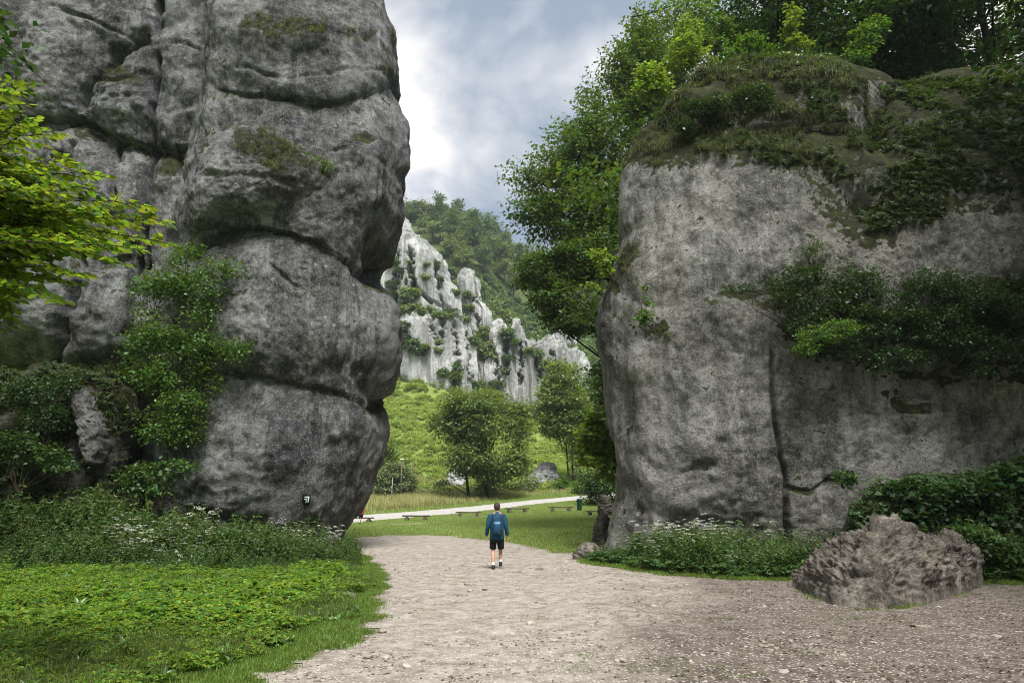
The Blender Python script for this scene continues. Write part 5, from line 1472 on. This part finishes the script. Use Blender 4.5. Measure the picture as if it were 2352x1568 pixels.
# right verge along the wall
x, y = ground_pts(30000, 2.0, 17, 14, 23)
dsd = sdf(x, y, GRAVEL) + .35 * gnoise(x, y, 1.1, 33)
qx, qy = project(on_ground(x, y))
v = (dsd > .0) & (qx > 1330) & (qx < 2420)
i = take(v & (dsd < 1.3), 5200); scatter('wall_foot_grass', 'strip of grass between the gravel and the right wall', on_ground(x[i], y[i]), rots(len(i), g), g.uniform(.7, 1.6, len(i)), g.integers(0, 4, len(i)), LAWN)
i = take(v & (dsd > .55) & (qx > 1345), 1500); k = np.where((x[i] < 6.5) & (g.random(len(i)) < .14), np.where(g.random(len(i)) < .5, 2, 4), np.array([0, 1, 3])[g.integers(0, 3, len(i))])
scatter('wall_foot_herbs', 'dark leafy herbs with white umbels along the foot of the right wall', on_ground(x[i], y[i]), rots(len(i), g), g.uniform(.45, 1.15, len(i)) * (1.0 + 1.1 * gnoise(x[i], y[i], .8, 77)).clip(.4, 1.7), k, TALLH)
i = take(v & (dsd > .3), 2600); scatter('wall_foot_cover', 'low leaves under the herbs of the right wall', on_ground(x[i], y[i]), rots(len(i), g), g.uniform(.8, 1.4, len(i)), g.integers(0, 4, len(i)), HERB2)

# meadow
x, y = ground_pts(150000, -24, 24, 27, 92, 1.25)
P = on_ground(x, y)
qx, qy = project(P)
dsd = sdf(x, y, GRAVEL) + .5 * gnoise(x, y, .9, 21)
rd = sdf(x, y, ROAD_POLY)
ba = np.zeros(len(x))
for (bpx, bpy_, rx, ry) in [(900, 1204, 5.5, 2.2), (975, 1203, 3.2, 1.4), (1090, 1187, 2.6, 1.2), (1200, 1176, 2.4, 1.0), (1300, 1172, 2.0, .9), (1352, 1184, 1.8, 1.2)]:
    c = ground_at(bpx, bpy_)
    ba = np.maximum(ba, 1.05 - .75 * np.hypot((x - c[0]) / rx, (y - c[1]) / ry))
v = (dsd > .0) & (rd > .15) & (qx > 700) & (qx < 1480) & (ba + .35 * gnoise(x, y, .8, 3) < .55)
beyond = np.interp(x, [p[0] for p in up], [p[1] for p in up]) < y
i = take(v & ~beyond, 36000); scatter('meadow_grass', 'mown meadow grass between the gravel and the lane', P[i], rots(len(i), g), g.uniform(.5, 1.25, len(i)), g.integers(0, 4, len(i)), MEADOW)
i = take(v & beyond & (rd < 4.5 + 2 * gnoise(x, y, .3, 4)), 6000); scatter('lane_verge_grass', 'green grass strip beyond the lane', P[i], rots(len(i), g), g.uniform(1.0, 2.0, len(i)), g.integers(0, 4, len(i)), MEADOW)
tl = v & beyond & (rd > 2.6 + 1.3 * gnoise(x, y, .3, 4))
pr = np.interp(qx, [800, 990, 1060, 1200, 1400], [1.0, 1.0, .6, .45, .35])
i = take(tl & (g.random(len(x)) < pr), 5200); scatter('tall_meadow_grass', 'tall yellowing grass beyond the lane', P[i], rots(len(i), g, .08), g.uniform(.6, 1.25, len(i)) * np.interp(qx[i], [800, 990, 1100, 1400], [1.15, 1.05, .75, .7]), g.integers(0, 5, len(i)), TALL)
x, y = ground_pts(7000, -46, 36, 86, 168)
P = on_ground(x, y); qx, qy = project(P)
i = take((qx > 740) & (qx < 1440), 4300); scatter('slope_cover', 'low bright scrub covering the slope below the crag', P[i] - np.array([0, 0, .3]), rots(len(i), g), g.uniform(.28, .72, len(i)), g.integers(0, 3, len(i)), SLOPE)

x, y = ground_pts(9000, -40, 60, 150, 235)
P = on_ground(x, y); qx, qy = project(P)
i = take((qx > 760) & (qx < 1440) & (qy > np.interp(qx, [850, 930, 1060, 1180, 1340], [430, 470, 590, 640, 700])), 3200); scatter('far_scrub', 'dim low scrub on the far slope below the wood', P[i] - np.array([0, 0, .3]), rots(len(i), g), g.uniform(.4, 1.0, len(i)), g.integers(0, 3, len(i)), SCRUB)

# pebbles and weeds on the trodden ground
x, y = ground_pts(40000, -6, 13, 6.6, 27, 1.8)
dsd = sdf(x, y, GRAVEL); bd = np.hypot(x - bc[0], y - bc[1])
dens = np.clip(.55 - .04 * np.clip(x, 0, 9) + 1.5 * gnoise(x, y, .55, 71), .04, 1)
i = take((dsd < .2) & (bd > 1.5) & (g.random(len(x)) < dens), 7000); scatter('pebbles', 'countless small pebbles on the trodden ground', on_ground(x[i], y[i], .013), rots(len(i), g, .2), np.clip(g.lognormal(-4.15, .5, len(i)), .007, .05), g.integers(0, 6, len(i)), GRAV, 'gravel')
i = take((dsd < -.3) & (gnoise(x, y, .9, 91) > .33), 420); scatter('path_weeds', 'small weeds in the gravel', on_ground(x[i], y[i], .01), rots(len(i), g), g.uniform(.25, .6, len(i)), g.integers(0, 4, len(i)), LAWN)

def litter_proto(seed):
    g_ = np.random.default_rng(seed); n = 5
    C = np.stack([g_.normal(size=n) * .12, g_.normal(size=n) * .12, g_.uniform(.004, .014, n)], -1)
    V_, F_ = leaf_geo(C, rdir(n, g_) * np.array([1, 1, .15]), np.array([0, 0, 1.0]) + g_.normal(size=(n, 3)) * .25, g_.uniform(.03, .06, n), g_.uniform(.018, .03, n), .2, .1)
    return mesh_from('litter', V_, [F_], [M['litter']])
LITTER = proto_coll('litter', [litter_proto(i) for i in range(4)])
i = take((dsd < .1) & (g.random(len(x)) < np.clip(.12 + .14 * x + .3 * gnoise(x, y, .7, 15), .03, 1)), 1500); scatter('leaf_litter', 'dead leaves and twigs strewn over the trodden ground', on_ground(x[i], y[i], .016), rots(len(i), g, .05), g.uniform(.6, 1.3, len(i)), g.integers(0, 4, len(i)), LITTER, 'litter')
# weeds round the boulder foot
an = g.uniform(0, 6.28, 400); fx = np.array(foot); ii = g.integers(0, len(fx), 400); jj_ = (ii + 1) % len(fx); tt_ = g.random(400)[:, None]
pf = fx[ii] * (1 - tt_) + fx[jj_] * tt_ + g.normal(size=(400, 2)) * .06
kk_ = (gnoise(pf[:, 0], pf[:, 1], 1.2, 5) > .0)
scatter('boulder_weeds', 'small weeds around the foot of the loose boulder', on_ground(pf[kk_, 0], pf[kk_, 1], .0), rots(kk_.sum(), g), g.uniform(.5, 1.1, kk_.sum()), g.integers(0, 4, kk_.sum()), LAWN)

# grass tufts hanging from the rock ledges
def on_rock(key, regions, n, nzmin, name, label, coll, smin, smax, kmax, sink=.02, nzmax=2.0):
    V_ = np.concatenate([a for a, b_ in SURF[key_] for key_ in [key_]]) if False else np.concatenate([np.concatenate([a for a, b_ in SURF[q]]) for q in key])
    N_ = np.concatenate([np.concatenate([b_ for a, b_ in SURF[q]]) for q in key])
    qx, qy = project(V_)
    m = np.zeros(len(V_), bool)
    for poly in regions:
        m |= inside(qx, qy, poly)
    m &= (N_[:, 2] > nzmin) & (N_[:, 2] < nzmax) & (N_[:, 1] < .3)
    nn = vnoise(V_ * 1.1, 55)
    m &= nn > -.25
    idx = np.nonzero(m)[0]
    if len(idx) == 0:
        print('EMPTY', name); return
    idx = g.permutation(idx)[:n]
    P = V_[idx] - N_[idx] * sink
    a = np.arctan2(N_[idx, 1], N_[idx, 0])
    r_ = rots(len(idx), g, .25)
    r_[:, 0] += .45 * -N_[idx, 1] * (1 - N_[idx, 2]).clip(0, 1) * 0 + .35
    r_[:, 2] = g.normal(size=len(idx)) * .5
    scatter(name, label, P, r_, g.uniform(smin, smax, len(idx)), g.integers(0, kmax, len(idx)), coll)
box = lambda x0, y0, x1, y1: [(x0, y0), (x1, y0), (x1, y1), (x0, y1)]
on_rock(['L_B2', 'L_col'], [[(530, 300), (600, 285), (700, 350), (780, 395), (770, 430), (640, 420), (590, 370), (530, 345)]], 170, -.2, 'shelf_grass', 'dry hanging grass tufts on the shelf of the left tower', HANG, .6, 1.2, 4)
on_rock(['L_col'], [[(560, 35), (640, 20), (800, 55), (870, 75), (850, 100), (720, 85), (690, 115), (570, 120), (540, 90)], box(880, 20, 915, 200)], 130, -.35, 'crown_grass', 'brown grass tufts near the top of the left tower', HANG, .5, 1.0, 4)
on_rock(['L_col', 'L_mass'], [box(470, 60, 540, 330), box(330, 240, 460, 420), box(170, 130, 340, 200), box(420, 330, 500, 430)], 120, .05, 'crack_grass', 'small grass and moss tufts in the cracks of the left tower', HANG, .35, .8, 4)
on_rock(['R_wall'], [[(1420, 390), (1440, 300), (1530, 200), (1640, 140), (1900, 135), (2040, 220), (1990, 330), (1900, 360), (1700, 340), (1600, 370), (1500, 385)]], 900, -.2, 'cap_grass', 'brown and green grass tufts over the mossy cap of the right wall', HANG, .55, 1.25, 4)
on_rock(['R_wall'], [[(1500, 280), (1560, 180), (1700, 120), (2040, 200), (2100, 180), (2400, 180), (2400, 480), (2000, 540), (1900, 400), (1700, 370), (1600, 360)]], 2200, -.25, 'cap_herbs', 'small dark leaves among the moss of the right wall cap', CAPH, .45, 1.0, 4)
on_rock(['R_wall'], [[(1640, 160), (1700, 118), (1900, 125), (2050, 215), (2120, 175), (2400, 165), (2400, 240), (2100, 240), (2000, 230), (1900, 175)]], 500, .1, 'cap_fringe', 'bright fringe of leaves along the top of the right wall', LOWB, .8, 1.5, 4)
on_rock(['R_wall'], [box(1385, 560, 1470, 740), box(1440, 700, 1540, 780), box(1640, 650, 1800, 700)], 90, -.05, 'edge_grass', 'grass tufts on the broken left edge of the right wall', HANG, .4, .9, 4)
on_rock(['R_ledge'], [box(1640, 560, 2420, 900)], 900, -.4, 'shelf_cover', 'dark leaves covering the shelf of the right wall', CAPH, .7, 1.4, 4)
on_rock(['R_bank'], [box(1930, 1040, 2420, 1400)], 900, -.4, 'bank_cover', 'leafy cover on the bank behind the boulder', HERB2, .8, 1.6, 4)
on_rock(['L_bank'], [box(-60, 840, 320, 1300)], 2000, -.5, 'left_bank_cover', 'dim leaves and grass on the bank left of the big tower', CAPH, .6, 1.2, 4)
on_rock(['L_bank'], [box(-60, 840, 320, 1300)], 200, -.2, 'left_bank_grass', 'hanging dry grass on the dim left bank', HANG, .6, 1.1, 4)

# ------------------------------------------------------------------ benches, bin, posts
def make_bench(label):
    t = thing('bench', label, 'bench', group='low log benches along the lane')
    m = MB()
    L, W_, T_ = 2.3, .40, .12
    # plank with slightly worn ends
    xs = np.linspace(-L / 2, L / 2, 9)
    m.box((0, 0, .415), (L, W_, T_), 0, taper=.02)
    me = m.mesh('seat', [M['wood_bench']])
    bmx = bmesh.new(); bmx.from_mesh(me)
    bmesh.ops.bevel(bmx, geom=bmx.edges[:], offset=.012, segments=2, affect='EDGES')
    bmx.to_mesh(me); bmx.free()
    obj('seat', me, t)
    for sx in (-.76, .76):
        k = MB()
        k.tube([(sx, -.24, .18), (sx, -.08, .182), (sx, .1, .178), (sx, .24, .18)], [.168, .175, .172, .166], 14, 0, cap=False)
        for yy, dr_ in ((-.241, 1), (.241, -1)):
            th = np.arange(14) * 2 * np.pi / 14
            P = np.stack([sx + .166 * np.cos(th), np.full(14, yy), .18 + .166 * np.sin(th)], -1)
            k.add(np.vstack([P, [(sx, yy, .18)]]), [(14, q, (q + 1) % 14) if dr_ > 0 else (14, (q + 1) % 14, q) for q in range(14)], None, 1)
        obj('log_support', k.mesh('log_support', [M['wood_log'], M['wood_end']], True), t)
    return t
benches = [(826, 1201, -.06, 'bench half hidden behind the left rock tower, leftmost of the row'),
           (955, 1196, .02, 'second low log bench from the left rock, beside bare trodden ground'),
           (1076, 1187, .03, 'low log bench just left of the walking man, below the lane'),
           (1188, 1178, .22, 'low log bench just right of the walking man, turned slightly'),
           (1288, 1175, .02, 'low log bench next to the green litter bin'),
           (1369, 1183, -.62, 'short looking bench turned sideways, nearest the right wall')]
b0 = None
for px, py, rz, lab in benches:
    p = ground_at(px, py)
    if b0 is None:
        b0 = make_bench(lab); b0.location = p; b0.rotation_euler = (0, 0, rz)
    else:
        o = dup(b0, p, rz, 1.0 if rz > -.5 else .8, lab)

t = thing('litter_bin', 'green round litter bin with domed lid beside a bench', 'bin', tuple(ground_at(1331, 1173)))
m = MB(); m.lathe([(0, .08), (.20, .08), (.225, .12), (.235, .78), (.245, .80), (.235, .82)], 24); obj('body', m.mesh('body', [M['bin_green']], True), t)
m = MB(); m.lathe([(.235, .82), (.25, .825), (.25, .87)], 24); m.lathe([(.25, .98), (.255, 1.0), (.23, 1.08), (.16, 1.14), (.06, 1.165), (0, 1.17)], 24)
for a_ in range(4):
    an = a_ * math.pi / 2 + math.pi / 4
    th = np.linspace(an - .38, an + .38, 6)
    m.tube(np.stack([.244 * np.cos(th), .244 * np.sin(th), np.full(6, .925)], -1), [.06] * 6, 6)
obj('lid', m.mesh('lid', [M['bin_dark']], True), t)
m = MB(); m.lathe([(0, .80), (.215, .80), (.215, 1.0), (0, 1.0)], 20); obj('opening', m.mesh('opening', [M['black']]), t)
m = MB(); m.lathe([(0, 0), (.17, 0), (.17, .08), (0, .08)], 20); obj('base', m.mesh('base', [M['bin_dark']]), t)

def post(label, px, py, h, rad, mat, name='post', white=False, lamp=False, lean=0.0, cat='post'):
    p = ground_at(px, py)
    t = thing(name, label, cat, tuple(p))
    m = MB(); m.tube([(0, 0, -.1), (lean * .5, 0, h * .5), (lean, 0, h)], [rad * 1.1, rad, rad * .85], 10); obj('pole', m.mesh('pole', [mat], True), t)
    if white:
        m = MB(); m.tube([(0, 0, .05), (0, 0, .62)], [rad * 1.22, rad * 1.2], 12); obj('painted_band', m.mesh('painted_band', [M['white_paint']], True), t)
    if lamp:
        m = MB(); m.lathe([(.05, -.18), (.10, -.15), (.20, -.02), (.22, .03), (.20, .06), (.08, .13), (0, .15)], 18, (lean, 0, h + .12)); hd = obj('lamp_head', m.mesh('lamp_head', [M['lamp_glass']], True), t)
        m = MB(); m.tube([(lean, 0, h - .1), (lean, 0, h + .05)], [rad * .8, rad], 8); obj('collar', m.mesh('collar', [M['pole_metal']], True), t)
    else:
        m = MB(); m.lathe([(rad * .86, 0), (rad * .8, .02), (0, .035)], 10, (lean, 0, h)); obj('cap', m.mesh('cap', [mat], True), t)
    return t
post('wooden lamp post with a pale round lamp head and white painted foot', 920.5, 1152, 4.7, .085, M['pole_wood'], 'lamp_post', True, True, -.05, 'lamp post')
post('thin grey metal pole in the tall grass left of the lamp post', 897, 1163, 3.1, .045, M['pole_metal'], 'metal_pole', lean=.12, cat='pole')
post('short dark wooden post on the slope right of the lamp post', 947, 1116, 3.3, .09, M['pole_wood'], 'wooden_post')
post('thin pale pole right of the slim twin-trunked tree', 1331, 1124, 3.6, .04, M['pole_metal'], 'metal_pole', cat='pole')

# ------------------------------------------------------------------ trail mark painted on the left tower
def nearest_on(key, px, py):
    best = None
    for V_, N_ in SURF[key]:
        qx, qy = project(V_)
        i = np.argmin((qx - px) ** 2 + (qy - py) ** 2)
        best = (V_[i], N_[i])
    return best
def painted(name, polys, key, mat, parent, lift, cell=.02):
    """flat paint: a patch of small faces laid on the rock face inside a picture outline"""
    V_, N_ = SURF[key][0]
    qx, qy = project(V_)
    x0, x1 = min(p[0] for q in polys for p in q) - 1, max(p[0] for q in polys for p in q) + 1
    y0, y1 = min(p[1] for q in polys for p in q) - 1, max(p[1] for q in polys for p in q) + 1
    gxp = np.arange(x0, x1, .35); gyp = np.arange(y0, y1, .35)
    A_, B_ = np.meshgrid(gxp, gyp)
    near = (np.abs(qx - (x0 + x1) / 2) < 30) & (np.abs(qy - (y0 + y1) / 2) < 40)
    W = V_[near]; wx, wy = qx[near], qy[near]
    a, b = A_.ravel(), B_.ravel()
    d2 = (a[:, None] - wx[None]) ** 2 + (b[:, None] - wy[None]) ** 2
    wgt = np.exp(-d2 / 18.0)
    Y = (wgt * W[None, :, 1]).sum(1) / wgt.sum(1) - lift
    Pw = at(a, b, Y)
    Pw = np.stack([ray(a, b)[0] / ray(a, b)[1] * Y, Y, CAM_H + ray(a, b)[2] / ray(a, b)[1] * Y], -1)
    ca = (A_[:-1, :-1] + .17).ravel(); cb = (B_[:-1, :-1] + .17).ravel()
    keep = np.zeros(len(ca), bool)
    for q in polys:
        keep |= inside(ca, cb, q)
    ny, nx = A_.shape
    i = (np.arange(ny - 1)[:, None] * nx + np.arange(nx - 1)[None]).ravel()
    Fq = np.stack([i, i + nx, i + nx + 1, i + 1], -1)[keep]
    used = np.unique(Fq); mp = np.zeros(len(Pw), np.int64); mp[used] = np.arange(len(used))
    base = np.array(parent.location) if parent is not None else 0
    return obj(name, mesh_from(name, Pw[used] - base, [mp[Fq]], [mat], None, True), parent)
def MZ(x, y):      # measured on an enlargement of the mark
    return ((1180 + x / 15.68) * .57422, (1950 + y / 15.68) * .57422)
mk_p = nearest_on('L_col', *MZ(720, 760))[0]
mk = thing('trail_mark', 'black painted trail mark with white and blue bent arrow on the left tower', 'trail mark', tuple(mk_p))
painted('black_ground', [[MZ(*q) for q in [(490, 430), (760, 400), (1030, 450), (1000, 560), (960, 800), (900, 1080), (520, 1100), (560, 840), (410, 820), (450, 650)]]], 'L_col', M['marker_black'], mk, .05)
painted('white_band', [[MZ(*q) for q in [(610, 535), (905, 535), (845, 930), (770, 930), (815, 615), (595, 615)]], [MZ(*q) for q in [(585, 670), (755, 670), (720, 950), (645, 950), (675, 745), (570, 740)]]], 'L_col', M['marker_white'], mk, .065)
painted('blue_band', [[MZ(*q) for q in [(595, 612), (818, 612), (765, 935), (722, 935), (758, 672), (582, 672)]]], 'L_col', M['blue_paint'], mk, .065)

# ------------------------------------------------------------------ people
def skin_mesh(verts, edges, rad, sub=2):
    me = bpy.data.meshes.new('body')
    me.from_pydata(verts, edges, [])
    o = bpy.data.objects.new('tmp', me); COL.objects.link(o)
    sk = o.modifiers.new('s', 'SKIN'); sk.use_smooth_shade = True
    ss = o.modifiers.new('d', 'SUBSURF'); ss.levels = sub; ss.render_levels = sub
    for i, r in enumerate(rad):
        me.skin_vertices[0].data[i].radius = (r, r) if np.isscalar(r) else r
    me.skin_vertices[0].data[0].use_root = True
    dg_ = bpy.context.evaluated_depsgraph_get()
    out = bpy.data.meshes.new_from_object(o.evaluated_get(dg_))
    bpy.data.objects.remove(o, do_unlink=True)
    out.polygons.foreach_set('use_smooth', np.ones(len(out.polygons), bool))
    return out

def person(label, loc, rz, top, bottom, sc=1.0):
    t = thing('person', label, 'person', tuple(loc), rz)
    t.scale = (sc,) * 3
    v, e, r = [], [], []
    def add(p, rad, par=None):
        v.append(p); r.append(rad)
        if par is not None: e.append((par, len(v) - 1))
        return len(v) - 1
    pel = add((0, 0, .95), (.14, .11))
    s1 = add((0, .0, 1.15), (.145, .11), pel); s2 = add((0, .0, 1.34), (.155, .115), s1); s3 = add((0, .01, 1.46), (.10, .09), s2)
    nk = add((0, .03, 1.53), .060, s3); h0 = add((0, .045, 1.60), (.068, .078), nk); h1 = add((0, .05, 1.68), (.078, .096), h0); h2 = add((0, .045, 1.745), (.062, .078), h1)
    no = add((0, .15, 1.655), .012, h1)
    for sx in (-1, 1):
        add((sx * .086, .045, 1.665), (.012, .022), h1)
    ends = {}
    for sx, ky, kz, ay, az, toe in ((-1, .03, .50, -.16, .085, 0), (1, .13, .52, .12, .15, 1)):
        hip = add((sx * .095, 0, .88), .098, pel); th_ = add((sx * .105, .03, .70), .082, hip); kn = add((sx * .105, ky, kz), .058, th_)
        cf = add((sx * .105, ky * .4 + ay * .6 + .0, .33), .060, kn); an = add((sx * .10 + (.01 if sx > 0 else 0), ay, az), .037, cf)
        ft = add((sx * .11, ay + .08, az - .045), .035, an); ends[sx] = (ay, az)
        sh = add((sx * .175, .0, 1.425), .060, s3); el = add((sx * .245, -.035, 1.16), .045, sh); wr = add((sx * .285, .045 if sx < 0 else .03, .905), .030, el)
        pl = add((sx * .290, .055 if sx < 0 else .04, .845), (.024, .038), wr)
        for q, (dy, ln) in enumerate(((-.028, .062), (-.009, .075), (.010, .078), (.028, .068))):
            k1 = add((sx * .292, .055 + dy, .81), .0095, pl); k2 = add((sx * (.288), .058 + dy, .81 - ln * .55), .009, k1); add((sx * .278, .060 + dy, .81 - ln), .008, k2)
        k1 = add((sx * .285, .092, .845), .0105, pl); add((sx * .278, .10, .80), .0095, k1)
    body = skin_mesh(v, e, r, 2)
    body.materials.append(M['skin'])
    obj('body', body, t)
    # clothes
    m = MB()
    m.loft([(0, 0, .78, .198, .140), (0, 0, .80, .205, .148), (0, -.005, .92, .196, .142), (0, 0, 1.08, .190, .135), (0, 0, 1.25, .205, .138), (0, 0, 1.36, .212, .135), (0, 0, 1.43, .195, .118), (0, .01, 1.48, .125, .095), (0, .02, 1.515, .078, .080), (0, .03, 1.545, .070, .075)])
    for sx in (-1, 1):
        yw = .045 if sx < 0 else .03
        m.tube([(sx * .13, 0, 1.435), (sx * .185, 0, 1.41), (sx * .222, -.02, 1.30), (sx * .248, -.035, 1.16), (sx * .272, 0, 1.03), (sx * .284, yw - .002, .93), (sx * .286, yw, .895)], [.075, .083, .074, .064, .058, .050, .046], 12)
    jm = m.mesh('jacket', [M[top]], True); obj('jacket' if top == 'jacket' else 'shirt', jm, t)
    m = MB()
    m.loft([(0, 0, .70, .17, .12), (0, 0, .78, .185, .130), (0, 0, .92, .178, .125), (0, 0, .99, .165, .115)])
    for sx in (-1, 1):
        m.tube([(sx * .09, 0, .86), (sx * .098, .015, .74), (sx * .108, .03, .62), (sx * .112, .038 if sx < 0 else .055, .53 if sx < 0 else .545)], [.104, .104, .096, .094], 14)
    obj('shorts', m.mesh('shorts', [M[bottom]], True), t)
    # hair
    m = MB(); th = np.linspace(0, 1, 9)
    m.loft([(0, .005, 1.585, .052, .050), (0, .012, 1.62, .078, .070), (0, .022, 1.66, .088, .085), (0, .032, 1.70, .090, .094), (0, .038, 1.745, .080, .090), (0, .042, 1.78, .052, .062), (0, .044, 1.795, .02, .03)])
    obj('hair', m.mesh('hair', [M['hair']], True), t)
    for sx in (-1, 1):
        ay, az = ends[sx]
        x = sx * .10 + (.01 if sx > 0 else 0)
        m = MB(); m.tube([(x, ay, az + .10), (x, ay - .003, az + .04), (x, ay, az - .02)], [.043, .044, .042], 12); obj('sock', m.mesh('sock', [M['sock']], True), t)
        heel_up = .0 if sx < 0 else .04
        m = MB()
        tilt = (az - .085)
        m.loft([(x, ay + .04, az - .082, .045, .135), (x, ay + .04, az - .06, .048, .138), (x, ay + .035, az - .035, .046, .130), (x, ay + .0, az + .0, .044, .075), (x, ay - .01, az + .035, .042, .058)])
        sh_ = obj('shoe', m.mesh('shoe', [M['shoe']], True), t)
        m = MB(); m.loft([(x, ay + .04, az - .100, .043, .130), (x, ay + .04, az - .078, .050, .141)]); obj('sole', m.mesh('sole', [M['sole']], True), sh_)
    return t
pp = ground_at(1141, 1306)
walker = person('man in teal jacket and black shorts walking away down the path', pp, R(2), 'jacket', 'shorts', .99)
bk = thing('backpack', 'blue backpack worn by the walking man', 'backpack', tuple(pp), R(2))
bk.scale = (.99,) * 3
m = MB()
m.loft([(0, -.165, .93, .10, .045), (0, -.195, .935, .135, .072), (0, -.205, 1.0, .145, .088), (0, -.205, 1.12, .142, .090), (0, -.20, 1.22, .128, .082), (0, -.19, 1.275, .105, .068), (0, -.18, 1.295, .07, .04)])
obj('main_bag', m.mesh('main_bag', [M['pack']], True), bk)
m = MB(); m.loft([(0, -.275, 1.145, .03, .012), (0, -.278, 1.17, .07, .018), (0, -.272, 1.22, .098, .022), (0, -.262, 1.255, .104, .020), (0, -.25, 1.262, .08, .012)]); obj('top_pocket', m.mesh('top_pocket', [M['pack_light']], True), bk)
for sx in (-1, 1):
    m = MB(); m.tube([(sx * .085, -.19, 1.27), (sx * .10, -.165, 1.33), (sx * .115, -.125, 1.42), (sx * .115, -.05, 1.485), (sx * .115, .05, 1.475), (sx * .12, .13, 1.38), (sx * .125, .155, 1.2), (sx * .135, .10, 1.02)], [.019] * 8, 8, squash=.45); obj('strap', m.mesh('strap', [M['strap']], True), bk)
    m = MB(); m.tube([(sx * .09, -.215, 1.262), (sx * .128, -.262, 1.18), (sx * .142, -.268, 1.02), (sx * .13, -.255, .95)], [.006] * 4, 6); obj('side_cord', m.mesh('side_cord', [M['strap']], True), bk)
m = MB(); m.box((.065, -.296, .965), (.03, .006, .012)); obj('label_patch', m.mesh('label_patch', [M['marker_white']]), bk)
p2 = ground_at(832, 1204)
person('person in a red shirt almost hidden behind the left rock tower', p2 + np.array([-.12, 0, 0]), R(60), 'red', 'shorts', .98)

# ------------------------------------------------------------------ air
zs = [float(GZ_) for GZ_ in (H(GX, GY).min(), H(GX, GY).max())]
m = MB()
zb, zt = zs[0] - 1.0, zs[1] + 30.0
m.box((0, 450, (zb + zt) / 2), (1440, 1540, zt - zb))
t_ = bpy.data.materials.new('thin_air'); t_.use_nodes = True
nt = t_.node_tree; nt.nodes.clear()
o_ = nt.nodes.new('ShaderNodeOutputMaterial'); vv = nt.nodes.new('ShaderNodeVolumePrincipled')
vv.inputs['Color'].default_value = (.80, .88, 1.0, 1); vv.inputs['Density'].default_value = .00022; vv.inputs['Anisotropy'].default_value = 0.1
nt.links.new(vv.outputs[0], o_.inputs['Volume'])
tag(obj('haze', m.mesh('haze', [t_])), 'thin haze filling the valley', kind='stuff')
